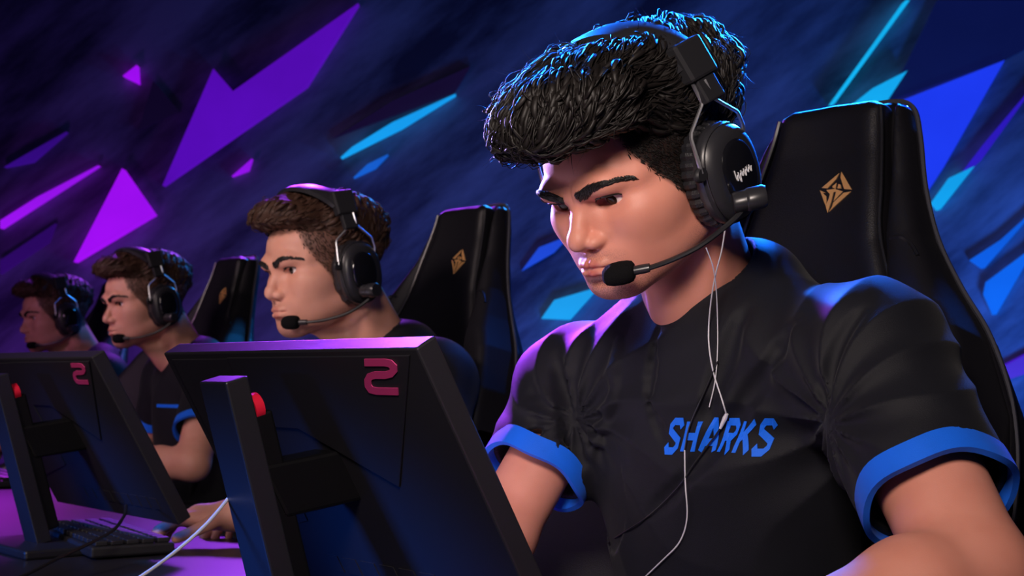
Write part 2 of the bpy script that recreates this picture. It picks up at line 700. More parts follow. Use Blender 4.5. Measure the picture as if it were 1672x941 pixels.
# ------------------------------------------------------------------ people
def hand_pts(w, d, up, side, curl=.35, spread=1.0, fist=0.0):
    """finger chains for a hand at wrist w pointing along d, back of hand up, thumb on the side given (+1 along s)"""
    d = unit(d)
    s = unit(np.cross(d, up)) * side
    u = unit(np.cross(s, d)) * side
    out = []
    kn = [(.088, .028, .036, .024, .019), (.092, .009, .041, .027, .020), (.087, -.010, .038, .025, .019), (.078, -.027, .030, .019, .017)]
    rr = [.0088, .0090, .0086, .0076]
    for (l, o, a, b, c), r in zip(kn, rr):
        p0 = w + d * l * .25 + s * o * .6
        p1 = w + d * l + s * o + u * .004
        an = .25 + curl * .5
        sp = s * o * .25 * spread
        q = unit(d + sp)
        p2 = p1 + (q * math.cos(an) - u * math.sin(an)) * a
        an += curl * 1.1
        p3 = p2 + (q * math.cos(an) - u * math.sin(an)) * b
        an += curl * .7
        p4 = p3 + (q * math.cos(an) - u * math.sin(an)) * c
        out.append(([p0, p1, p2, p3, p4], [r * 1.15, r * 1.15, r, r * .92, r * .8]))
    t0 = w + d * .022 + s * .018
    t1 = t0 + (d * .6 + s * .65 - u * .25) * .034
    t2 = t1 + (d * .85 + s * .35 - u * .3) * .032
    t3 = t2 + (d * .95 + s * .05 - u * .3) * .026
    out.append(([t0, t1, t2, t3], [.0135, .0115, .0100, .0085]))
    return out, (d, s, u)


def hand_sdf(p, w, d, up, side, curl):
    fs, (d, s, u) = hand_pts(w, d, up, side, curl)
    a = rc(p, w, w + d * .06, .0225, .024)
    for o in (.026, .009, -.009, -.025):
        a = smin(a, rc(p, w + d * .01 + s * o * .5, w + d * .082 + s * o, .0125, .0105), .012)
    f = None
    for pts, rs in fs:
        c = chain(p, pts, rs)
        f = c if f is None else np.minimum(f, c)
    return smin(a, f, .006)


class Person:
    def __init__(s, base, head_pos, head_rot, S, neck, hips, sh, el, wr, hd, yaw_t, **k):
        """all points in the person's own frame"""
        s.base = base
        s.hp, s.hR, s.S = np.array(head_pos, float), head_rot, np.array(S, float)
        s.neck, s.hips = np.array(neck, float), np.array(hips, float)
        s.sh, s.el, s.wr, s.hd = [[np.array(q, float) for q in x] for x in (sh, el, wr, hd)]
        s.up = unit(s.neck - s.hips)
        f = rotz(yaw_t) @ V(0, 1, 0)
        s.fw = unit(f - s.up * (f @ s.up))
        s.rt = np.cross(s.fw, s.up)
        s.o = dict(arm_r=((.053, .045, .041, .026),) * 2, curl=(.35, .35), hem=(.68, .68), fold=1.0, sl=((.074, .068),) * 2)
        s.o.update(k)

    def tl(s, p):
        return (((p - s.hp.astype(np.float32)) @ s.hR.astype(np.float32)) / s.S.astype(np.float32)).astype(np.float32)

    def to(s, l):
        return (np.asarray(l) * s.S) @ s.hR.T + s.hp

    def T(s, a, b, c):
        """torso frame point from neck: right, forward, up"""
        return s.neck + s.rt * a + s.fw * b + s.up * c

    def head(s, p):
        d = head_sdf(s.tl(p), s.o) * float(s.S.min() * .5 + s.S.mean() * .5)
        return d

    def neck_sdf(s, p):
        a = s.to((0, -.028, -.010))
        d = rc(p, a, s.T(0, -.01, -.03), .054, .060)
        for sg in (-1, 1):
            d = smin(d, rc(p, s.to((sg * .062, -.028, -.012)), s.T(sg * .018, .045, -.035), .015, .012), .03)
        d = smin(d, rc(p, s.to((0, .030, -.088)), s.T(0, .035, -.045), .020, .026), .03)
        d = smin(d, sph(p, s.to((0, .014, -.100)) * .45 + s.T(0, .050, -.04) * .55, .017), .018)
        for sg in (-1, 1):
            d = smin(d, rc(p, s.T(sg * .025, -.03, -.02), s.T(sg * .14, -.01, -.09), .030, .035), .03)
        return d

    def trunk(s, p):
        q = np.stack([(p - s.neck) @ s.rt, (p - s.neck) @ s.fw, (p - s.neck) @ s.up], 1).astype(np.float32)
        d = ell(q, (0, 0, -.17), (.155, .095, .19))
        L = float(np.linalg.norm(s.neck - s.hips))
        d = smin(d, ell(q, (0, 0, -L + .10), (.145, .10, .17)), .06)
        for sg, sh in zip((-1, 1), s.sh):
            d = smin(d, rc(p, s.T(sg * .05, 0, -.06), sh, .05, .055), .04)
        return d

    def arms(s, p):
        d = None
        for i in (0, 1):
            a1, a2, a3, a4 = s.o['arm_r'][i]
            x = rc(p, s.sh[i], s.el[i], a1, a2)
            mid = s.el[i] * .72 + s.wr[i] * .28
            f = smin(rc(p, s.el[i], mid, a3, a3 + .002), rc(p, mid, s.wr[i], a3 + .002, a4), .02)
            x = smin(x, f, .02)
            side = 1 if i == 0 else -1
            h = hand_sdf(p, s.wr[i], s.hd[i], V(0, 0, 1), side, s.o['curl'][i])
            x = smin(x, h, .02)
            d = x if d is None else np.minimum(d, x)
        return d

    def skin(s, p):
        return smin(smin(s.head(p), s.neck_sdf(p), .022), smin(s.trunk(p), s.arms(p), .03), .02)

    def headneck(s, p):
        d = smin(s.head(p), s.neck_sdf(p), .022)
        return np.maximum(d, -((p - s.T(0, 0, -.075)) @ s.up.astype(np.float32)).astype(np.float32))

    def body_mesh(s, res_h, res_b):
        hs = s.to([(0, 0, 0)])[0]
        lo = np.minimum(hs - .16, s.neck - .12)
        hi = np.maximum(hs + .16, s.neck + .12)
        v1, f1 = mesh_sdf(s.headneck, lo, hi, res_h)
        allp = np.array([s.neck, s.hips, *s.sh, *s.el, *s.wr, *[w + unit(h) * .2 for w, h in zip(s.wr, s.hd)]])
        fn = lambda p: smin(s.trunk(p), s.arms(p), .03)
        v2, f2 = mesh_sdf(fn, allp.min(0) - .17, allp.max(0) + .17, res_b)
        v = np.concatenate([v1, v2])
        f = np.concatenate([f1, f2 + len(v1)])
        l = s.tl(v1)
        z = np.zeros(len(v2))
        at = {'lip': np.concatenate([lip_mask(l), z]), 'beard': np.concatenate([beard_mask(l) * (l[:, 1] > -.02), z]),
              'scalp': np.concatenate([scalp_mask(l), z])}
        return v, f, at, (v1, f1)

    # -------- clothing
    def jersey_raw(s, p, creases=True):
        q = np.stack([(p - s.neck) @ s.rt, (p - s.neck) @ s.fw, (p - s.neck) @ s.up], 1).astype(np.float32)
        L = float(np.linalg.norm(s.neck - s.hips))
        d = ell(q, (0, .004, -.18), (.172, .118, .195))
        d = smin(d, ell(q, (0, .004, -L + .12), (.162, .122, .22)), .07)
        d = smin(d, rc(q, (0, -.035, -.02), (0, -.05, -.12), .065, .08), .05)
        for sg, sh in zip((-1, 1), s.sh):
            d = smin(d, rc(p, s.T(sg * .050, -.026, -.002), s.T(sg * .10, -.016, -.035) * .5 + sh * .5, .052, .060), .05)
            d = smin(d, rc(p, s.T(sg * .09, -.01, -.075), sh, .06, .068), .05)
        for i in (0, 1):
            hem = s.sh[i] + (s.el[i] - s.sh[i]) * s.o['hem'][i]
            ax = unit(s.el[i] - s.sh[i]).astype(np.float32)
            r1, r2 = s.o['sl'][i]
            sl = rc(p, s.sh[i], hem + (hem - s.sh[i]) * .4, r1, r2)
            sl = np.maximum(sl, ((p - hem + ax * .012) @ ax).astype(np.float32))
            d = smin(d, sl, .035)
            d = np.maximum(d, -np.maximum(rc(p, hem - ax * .05, hem + ax * .2, r2 - .0075, r2 - .004), -((p - hem + ax * .035) @ ax).astype(np.float32)))
        # collar
        d = smin(d, s.collar(p), .012)
        if creases:
            for a, b, ra, rb, k, sg in s.o.get('creases', ()):
                c = rc(p, a, b, ra, rb)
                d = smax(d, -c, k) if sg < 0 else smin(d, c, k)
            F = s.o['fold']
            w = np.stack([q[:, 0] * 30 + q[:, 2] * 9, q[:, 1] * 24, q[:, 2] * 12 - q[:, 0] * 6], 1)
            n1 = wob(w, 1.0, 1)
            n2 = wob(w, 2.1, 2)
            msk = np.ones(len(p), np.float32)
            for i in (0, 1):
                hem = s.sh[i] + (s.el[i] - s.sh[i]) * s.o['hem'][i]
                ax = unit(s.el[i] - s.sh[i])
                t_ = ((p - hem) @ ax.astype(np.float32))
                nr_ = np.linalg.norm(p - hem.astype(np.float32), axis=1) < .125
                msk = np.where(nr_, np.clip((-t_ - .018) / .03, 0, 1), msk)
            for c, amp, nf, rad in s.o.get('radial', ()):
                e = p - c.astype(np.float32)
                ex, ey = e @ s.rt.astype(np.float32), e @ s.up.astype(np.float32)
                rr = np.sqrt((e * e).sum(1)) + 1e-5
                ph = np.arctan2(ey, ex) * nf + 1.3 * np.sin(rr * 28)
                d = d - amp * msk * (1 - 1.6 * np.abs(np.sin(ph * .5))) * np.clip(rr / .035, 0, 1) * np.exp(-(rr / rad) ** 2)
            d = d - F * msk * (.0042 * (1 - np.abs(n1)) + .0018 * n2 - .002)
        # neck opening
        a = s.to((0, -.03, -.03))
        d = smax(d, -rc(p, s.T(0, -.012, -.035), s.T(0, -.012, -.035) * .2 + a * .8 + (a - s.neck) * .6, s.o.get('nk', .0615), .0625), .003)
        return d

    def collar(s, p):
        a = s.to((0, -.03, -.03))
        ax = unit(a - s.neck) * .6 + s.up * .4
        c = s.T(0, -.012, -.035)
        return np.maximum(rc(p, c, c + ax * .2, .0665, .0665), ((p - (c + ax * .040)) @ unit(unit(ax) - s.fw * .55).astype(np.float32)).astype(np.float32))

    def trace(s, o, dr):
        o = np.array(o, float)
        dr = unit(dr)
        t = .5
        for _ in range(90):
            d = float(s.jersey_raw((o + dr * t)[None].astype(np.float32), False)[0])
            if d < .0004: return o + dr * t
            t += d * .7
            if t > 4: return None
        return o + dr * t

    def jersey_mesh(s, res):
        pts = np.array([s.neck, s.hips, *s.sh, *[a + (b - a) * .75 for a, b in zip(s.sh, s.el)]])
        cut = (s.hips + s.up * -.03)
        fn = lambda p: np.maximum(s.jersey_raw(p), -((p - cut) @ s.up.astype(np.float32)).astype(np.float32))
        return mesh_sdf(fn, pts.min(0) - .17, pts.max(0) + .17, res, lip=1.3)

    def cuff_mesh(s, i, w=.0245, n=56, amp=.0022):
        hem = s.sh[i] + (s.el[i] - s.sh[i]) * s.o['hem'][i]
        ax = unit(s.el[i] - s.sh[i])
        u = unit(np.cross(ax, s.fw))
        v = np.cross(ax, u)
        r = s.o['sl'][i][1]
        mb = MB()
        prof = [(-.003, -w), (.0006, -w), (.0010, -w * .66), (.0012, -w * .33), (.0012, 0), (-.0050, 0), (-.0060, -.004), (-.0060, -w * .8)]
        vs = []
        for dr, h in prof:
            for k in range(n):
                a = 2 * math.pi * k / n
                rr = r + dr + .0048 + amp * math.sin(3 * a + 1) * .6
                vs.append(hem + ax * (h + amp * math.sin(5 * a)) + (u * math.cos(a) + v * math.sin(a)) * rr)
        fs = []
        for j in range(len(prof) - 1):
            for k in range(n):
                fs.append((j * n + k, j * n + (k + 1) % n, (j + 1) * n + (k + 1) % n, (j + 1) * n + k))
        return mb.add(vs, fs)


def trousers_sdf(s, knees, ankles):
    def fn(p):
        d = ell(np.stack([(p - s.hips) @ s.rt, (p - s.hips) @ s.fw, (p - s.hips) @ s.up], 1).astype(np.float32), (0, 0, .0), (.165, .13, .12))
        for k, a, sg in zip(knees, ankles, (-1, 1)):
            h = s.hips + s.rt * sg * .085
            d = smin(d, smin(rc(p, h, k, .088, .066), rc(p, k, a, .064, .048), .03), .05)
        return d
    return fn


def add_lower(s, root, knees, ankles, m_cloth, m_shoe):
    pts = np.array([s.hips, *knees, *ankles])
    v, f = mesh_sdf(trousers_sdf(s, knees, ankles), pts.min(0) - .2, pts.max(0) + .2, .010)
    obj('trousers', v, f, m_cloth, root)
    for a in ankles:
        fwd = unit(s.fw * V(1, 1, 0))
        q = np.array([a[0], a[1], 0.0])
        fn = lambda p: np.maximum(smin(rc(p, q + V(0, 0, .05), q + V(0, 0, .10), .045, .05), smin(rc(p, q - fwd * .04 + V(0, 0, .035), q + fwd * .15 + V(0, 0, .03), .042, .040), rc(p, q + fwd * .05 + V(0, 0, .04), q + V(0, 0, .08), .04, .045), .03), .03), .002 - p[:, 2])
        v, f = mesh_sdf(fn, q - V(.25, .25, .02), q + V(.25, .25, .2), .008)
        obj('shoe', v, f, m_shoe, root)


# -------- hair
def hair_main_sdf(l):
    m = mirror(l)
    x, y, z = l[:, 0], l[:, 1], l[:, 2]
    d = ell(l, (0, -.020, .094), (.088, .124, .086))
    d = smin(d, ell(l, (-.012, .086, .128), (.058, .074, .048)), .045)
    d = smin(d, ell(l, (-.040, .060, .118), (.046, .070, .046)), .03)
    d = smin(d, ell(l, (.040, .048, .118), (.040, .062, .046)), .03)
    d = d - .0085 * wob(l, 82., 3) - .0034 * wob(l, 190., 1)
    # lower edge: fringe in front, temple, then over the ear to the nape
    zb = np.interp(y, [-.2, -.10, -.03, .02, .045, .07, .10, .14, .18], [-.03, -.02, .026, .036, .072, .098, .092, .092, .112]).astype(np.float32)
    d = smax(d, zb - z + .003 * wob(l, 260., 2), .012)
    # forehead stays free
    d = smax(d, -(ell(l, (0, .035, .034), (.076, .078, .040))), .006)
    return d


def hair_short_sdf(l):
    m = mirror(l)
    x, y, z = l[:, 0], l[:, 1], l[:, 2]
    d = ell(l, (0, -.018, .078), (.0805, .108, .082))
    d = smin(d, ell(l, (0, .052, .122), (.062, .060, .036)), .03)
    d = smin(d, ell(l, (-.008, .088, .124), (.046, .034, .027)), .025)
    d = d - .0035 * wob(l, 110., 3) - .0018 * wob(l, 240., 1)
    zb = np.interp(y, [-.2, -.10, -.03, .01, .035, .06, .09, .14], [-.04, -.03, .02, .020, .035, .085, .098, .108]).astype(np.float32)
    d = smax(d, zb - z + .002 * wob(l, 260., 2), .008)
    return d


def sdf_grad(fn, p, h=.0015):
    g = np.stack([fn(p + np.array(o, np.float32) * h) - fn(p - np.array(o, np.float32) * h) for o in np.eye(3)], 1)
    return g / (np.linalg.norm(g, axis=1)[:, None] + 1e-9)


def hair_locks(fn, l_v, l_f, rng, n, length, width, style, seg=8, sides=5, flat=.5):
    """locks that run along the hair mass and let go of it only at their tips"""
    a = l_v[l_f[:, 0]]
    nor = surf_normals(l_v, l_f)
    cen = l_v[l_f].mean(1)
    ar = np.linalg.norm(np.cross(l_v[l_f[:, 1]] - a, l_v[l_f[:, 3]] - a), axis=1)
    zlow = np.interp(cen[:, 1], [-.2, -.1, .02, .06, .14], [-.06, -.05, .01, .075, .085])
    pr = ar * (cen[:, 2] > zlow) * (np.abs(nor[:, 2]) < 2)
    ix = rng.choice(len(l_f), n, p=pr / pr.sum())
    p = cen[ix].astype(np.float32)
    L = (length * rng.uniform(.55, 1.3, n))[:, None]
    W = width * rng.uniform(.5, 1.25, n)
    crown = np.array([-.01, -.085, .17], np.float32)
    cur = rng.normal(size=(n, 1)) * style.get('curl', .6)
    rise = np.abs(rng.normal(size=(n, 1))) * style.get('rise', .004)
    tip = np.clip(rng.normal(size=(n, 1)) - style.get('tipq', .8), 0, 2) * style.get('tip', .006)
    pts, nrm = [], []
    prev = None
    for i in range(seg):
        t = i / (seg - 1)
        g = sdf_grad(fn, p)
        d0 = fn(p)[:, None]
        want = -.002 + rise * math.sin(min(1, t * 1.2) * math.pi) + tip * t ** 3
        p = (p - g * (d0 - want)).astype(np.float32)
        pts.append(p.copy())
        nrm.append(g)
        away = p - crown
        away /= np.linalg.norm(away, axis=1)[:, None] + 1e-6
        front = np.clip((p[:, 1:2] + .05) / .12, 0, 1)
        d = away * (1 - front * .5) + np.array([[0, 1., 0]]) * front * style.get('fwd', .8) + np.array([[0, 0, -1.]]) * style.get('down', .25)
        d[:, 0:1] += np.sign(p[:, :1] + .015) * style.get('part', .3)
        sw = np.stack([wob(p, style.get('swf', 55.), k) for k in (1, 2, 3)], 1)
        d = d + sw * style.get('swirl', .8)
        zb = np.interp(p[:, 1], [-.2, -.1, -.03, .02, .05, .14], [-.05, -.04, .0, .03, .080, .090])[:, None]
        low = np.clip((p[:, 2:3] - zb) / .03, 0, 1)
        d[:, 2:3] = np.where(d[:, 2:3] < 0, d[:, 2:3] * low, d[:, 2:3])
        d = d - g * (d * g).sum(1)[:, None]
        d /= np.linalg.norm(d, axis=1)[:, None] + 1e-6
        sd = np.cross(d, g)
        d = d + sd * cur * (t * 1.5)
        d /= np.linalg.norm(d, axis=1)[:, None] + 1e-6
        if prev is not None: d = d * .6 + prev * .4
        prev = d
        p = (p + d * L / (seg - 1)).astype(np.float32)
    pts = np.stack(pts, 1).astype(float)
    nrm = np.stack(nrm, 1).astype(float)
    tan = np.gradient(pts, axis=1)
    tan /= np.linalg.norm(tan, axis=2)[..., None] + 1e-9
    B = np.cross(tan, nrm)
    B /= np.linalg.norm(B, axis=2)[..., None] + 1e-9
    N = np.cross(B, tan)
    t = np.linspace(0, 1, seg)
    prof = np.sin(np.clip(t * .9 + .12, 0, 1) * math.pi) ** .7 * (1 - t ** 4) + .02
    vs = np.zeros((n, seg, sides, 3))
    for k in range(sides):
        an = 2 * math.pi * k / sides
        vs[:, :, k] = pts + (W[:, None] * prof[None])[..., None] * (math.cos(an) * B + math.sin(an) * flat * N)
    base = (np.arange(n) * seg * sides)[:, None, None]
    fs = [[i * sides + k, i * sides + (k + 1) % sides, (i + 1) * sides + (k + 1) % sides, (i + 1) * sides + k] for i in range(seg - 1) for k in range(sides)]
    return vs.reshape(-1, 3), (np.array(fs)[None] + base).reshape(-1, 4)


def fade_locks(s, hv, hf, rng, n, length=.007, width=.00075):
    """clipped short hair on the sides and nape"""
    l = s.tl(hv)
    c = l[hf].mean(1)
    m = scalp_mask(c) * (c[:, 2] < .10)
    ix = rng.choice(len(hf), n, p=m / m.sum())
    nn = surf_normals(l, hf)[ix].astype(float)
    p = c[ix].astype(float)
    o = p - np.array([0, -.01, .05])
    if np.mean((nn * o).sum(1)) < 0: nn = -nn
    d = np.array([[0, -.45, -.9]]) + rng.normal(size=(n, 3)) * .25
    d = d - nn * (d * nn).sum(1)[:, None]
    d /= np.linalg.norm(d, axis=1)[:, None]
    lv, lf = lock_mesh(p, d, nn, length * rng.uniform(.6, 1.2, n), width, rng, curl=.1, seg=4, sides=4, lift=.16, flat=.7)
    return lv, lf
# ------------------------------------------------------------------ headset (in head coordinates, visible side is -x)
def headset(to, root_M, label, res_n=48, detail=True, boom=None, group=None, R=None, top=.0825, lean=0.0, foam=1.0, jx=(-.72, -.68, -.15)):
    """to: head coords -> the headset's own frame"""
    t = thing('headset', label, 'headset', root_M, group)

    def T(mb):
        mb.v = [tuple(v) for v in to(np.array(mb.v))]
        return mb

    # headband
    th = np.linspace(-1.28, 1.28, 41)
    path = np.array([[.100 * math.sin(a) * (1 - .05 * math.cos(a)), -.006 + lean * math.cos(a), .100 + top * math.cos(a)] for a in th])
    mb = MB()
    vs = []
    prof = [(-.021, -.003), (-.019, .0045), (-.010, .0075), (.010, .0075), (.019, .0045), (.021, -.003), (.012, -.0060), (-.012, -.0060)]
    for i, p in enumerate(path):
        tn = path[min(i + 1, 40)] - path[max(i - 1, 0)]
        tn /= np.linalg.norm(tn)
        nr = np.array([-tn[2], 0, tn[0]])
        if nr @ (p - np.array([0, -.006, .09])) < 0: nr = -nr
        for w, h in prof:
            vs.append(p + np.array([0, w, 0]) + nr * h)
    n = len(prof)
    fs = [(i * n + k, i * n + (k + 1) % n, (i + 1) * n + (k + 1) % n, (i + 1) * n + k) for i in range(40) for k in range(n)]
    fs += [tuple(range(n)), tuple(range(40 * n, 41 * n))]
    mb.add(vs, fs)
    T(mb).build('headband', M['plastic'], t, True)
    for sg in (-1, 1):
        # slider block at the band's end
        e = path[0] if sg < 0 else path[-1]
        tl = np.array([sg * .22, 0, -.975])
        nn = np.array([sg * .975, 0, .22])
        mb = MB()
        Mx = frame(np.array([0, 1., 0]), nn, tl, e + nn * .001 - tl * .028)
        a = MB().box((0, 0, .022), (.038, .016, .046))
        a.v = [tuple(Mx[:3, :3] @ np.array(v) + Mx[:3, 3]) for v in a.v]
        T(a).build('slider_block', M['plastic_m'], t, False, bevel=.003)
        a = MB().box((0, .0, .058), (.026, .010, .030))
        a.v = [tuple(Mx[:3, :3] @ np.array(v) + Mx[:3, 3]) for v in a.v]
        T(a).build('slider_tongue', M['plastic_m'], t, False, bevel=.002)
        # wire yoke
        for pts in ([hl(1131, 137, -.100), hl(1147, 169, -.1005), hl(1127, 222, -.103), hl(1146, 284, -.1045)],
                    [hl(1150, 130, -.104), hl(1165, 160, -.107), hl(1204, 182, -.107), hl(1213, 203, -.105), hl(1216, 232, -.102)]):
            pts = [p * V(-1, 1, 1) for p in pts]
            pts = [pts[0]] + [p + (q_ - p) * f_ for p, q_ in zip(pts[:-1], pts[1:]) for f_ in (.08, .92)] + [pts[-1]]
            q = np.array(pts) * np.array([sg, 1, 1])
            T(MB().tube(q, .0019, 6)).build('yoke_wire', M['steel'], t, True)
        # ear cup
        cz, cy = -.006, -.003
        tiltM = np.eye(4)
        ax = np.array([sg * 1., -.06, -.03])
        ax /= np.linalg.norm(ax)
        yv = np.array([0, 1., 0]) - ax * ax[1]
        yv /= np.linalg.norm(yv)
        zv = np.cross(ax, yv)
        F = lambda x: frame(yv, zv, ax, np.array([sg * x, cy, cz]))
        def cup(prof, x0, ay=.88, az=1.27, ribs=0, amp=0.0, nn_=res_n):
            m2 = MB()
            vs = []
            for r, h, rb in prof:
                for k in range(nn_):
                    a = 2 * math.pi * k / nn_
                    rr = r * (1 - rb * amp * (1 if (k % 3 == 0) else 0))
                    ca, sa = math.cos(a), math.sin(a)
                    e_ = (abs(ca) ** 2.3 + abs(sa) ** 2.3) ** (-1 / 2.3)
                    vs.append(np.array([rr * ay * ca * e_, rr * az * sa * e_, h]))
            Fm = F(x0)
            vs = [Fm[:3, :3] @ v + Fm[:3, 3] for v in vs]
            fs = [(i * nn_ + k, i * nn_ + (k + 1) % nn_, (i + 1) * nn_ + (k + 1) % nn_, (i + 1) * nn_ + k) for i in range(len(prof) - 1) for k in range(nn_)]
            fs += [tuple(range(nn_)), tuple(range((len(prof) - 1) * nn_, len(prof) * nn_))]
            return m2.add(vs, fs)
        rn = 96 if detail else 30
        T(cup([(.030, .000, 0), (.042, .000, .3), (.0475, .004, 1), (.0490, .011, 1), (.0475, .018, 1), (.043, .021, .3), (.030, .021, 0)], .070, ribs=1, amp=.055, nn_=rn)).build('ear_cushion', M['leather'], t, False)
        T(cup([(.041, .0, 0), (.0455, .001, 0), (.0465, .006, 0), (.046, .010, 0), (.044, .0115, 0), (.0435, .013, 0), (.0445, .015, 0), (.0440, .014, 0), (.0405, .019, 0), (.035, .022, 0), (.030, .023, 0), (.0, .023, 0)], .087)).build('ear_cup', M['plastic'], t, True)
        pl = T(cup([(.031, .0, 0), (.0315, .0012, 0), (.0300, .0030, 0), (.027, .0042, 0), (.0, .0050, 0)], .1092, .78, 1.18)).build('outer_plate', M['gloss'], t, True)
        if detail and sg < 0:
            # small script lettering on the plate, drawn as one wavy stroke
            Fm = F(.1145)
            mb = MB()
            zz = np.array([0.001, .004, .007, -.005, .004, .001, .006, -.002, .003, 0, .004, .0, .003])
            for k in range(6):
                x0 = -.014 + k * .0046
                h = [.007, .0105, .0055, .0075, .0055, .0065][k]
                pts = [(x0 + .001, -.002 if k else -.006, 0), (x0 + .0012, h * .5, 0), (x0 + .0026, h, 0), (x0 + .0034, h * .4, 0), (x0 + .0044, .0005, 0)]
                q = spline(pts, 4)
                q = [Fm[:3, :3] @ np.array([-a[0] * 1., a[1] * 1., 0]) + Fm[:3, 3] for a in q]
                mb.tube(q, .00055, 5)
            T(mb).build('script_lettering', M['white_print'], pl, True)
        # pivots
        for (xx, yy, zz) in ((.1000, *hl(1146, 286, -.1045)[1:]), (.098, *hl(1216, 232, -.102)[1:])):
            a = MB().lathe([(.0, 0), (.0075, 0), (.0085, .001), (.0085, .004), (.007, .0058), (0, .0058)], 20, frame(yv, zv, ax, np.array([sg * xx, yy, zz])))
            T(a).build('yoke_pivot', M['plastic_m'], t, True)
    # boom mic on the left cup
    b = np.array(boom) if boom is not None else np.array([(-.143, -.048, -.036), (-.137, -.030, -.052), (-.120, .018, -.071), (-.098, .055, -.077), (-.072, .089, -.074), (-.058, .104, -.070)])
    sp = spline(b, 8)
    T(MB().tube(sp, .0030, 8)).build('microphone_boom', M['blackcable'], t, True)
    d = unit(np.array(b[0]) - np.array([-.120, b[0][1] + .01, b[0][2] + .012]))
    jx = np.array(jx)
    jx = unit(jx)
    ju = unit(np.cross(jx, V(0, 0, 1)))
    jv = np.cross(jx, ju)
    a = MB().lathe([(0, 0), (.0105, 0), (.0115, .002), (.0115, .012), (.0125, .013), (.0130, .015), (.0130, .027), (.0115, .030), (0, .030)], 28, frame(ju, jv, jx, b[0] + np.array([.006, .014, .004])))
    T(a).build('boom_joint', M['plastic'], t, True)
    e0, e1 = b[-1], b[-1] + unit(b[-1] - b[-2]) * .040
    ex = unit(e1 - e0)
    eu = unit(np.cross(ex, V(0, 0, 1)))
    ev = np.cross(ex, eu)
    a = MB().lathe([(0, -.014), (.0048, -.014), (.0052, -.010), (.0052, .004), (0, .004)], 16, frame(eu, ev, ex, e0))
    T(a).build('microphone_collar', M['steel'] if False else M['plastic'], t, True)
    a = MB().lathe([(0, .0), (.008, .0), (.0112, .002), (.0126, .006), (.0132, .013), (.0126, .020), (.0106, .026), (.0065, .0290), (0, .0295)], 24, frame(eu, ev, ex, e0))
    T(a).build('microphone_foam', M['foam'], t, True)
    return t
# ------------------------------------------------------------------ the player in front
HP = V(.142, 1.45, 1.197)
HR = rotz(R_(131.5)) @ rotx(R_(-27.5))
HS = V(1.05, 1.09, .86)
HRT = HR.T


def hl(px, py, lx):
    """head coordinates of the point on the plane x = lx of the head that stands at px,py"""
    o = V(0, 0, CAMZ)
    d = P(px, py, 1.0) - o
    n = HR[:, 0]
    t = ((HP - o) @ n + lx * HS[0]) / (d @ n)
    return (HRT @ (o + t * d - HP)) / HS


BASE1 = V(.28, 1.63, .47)


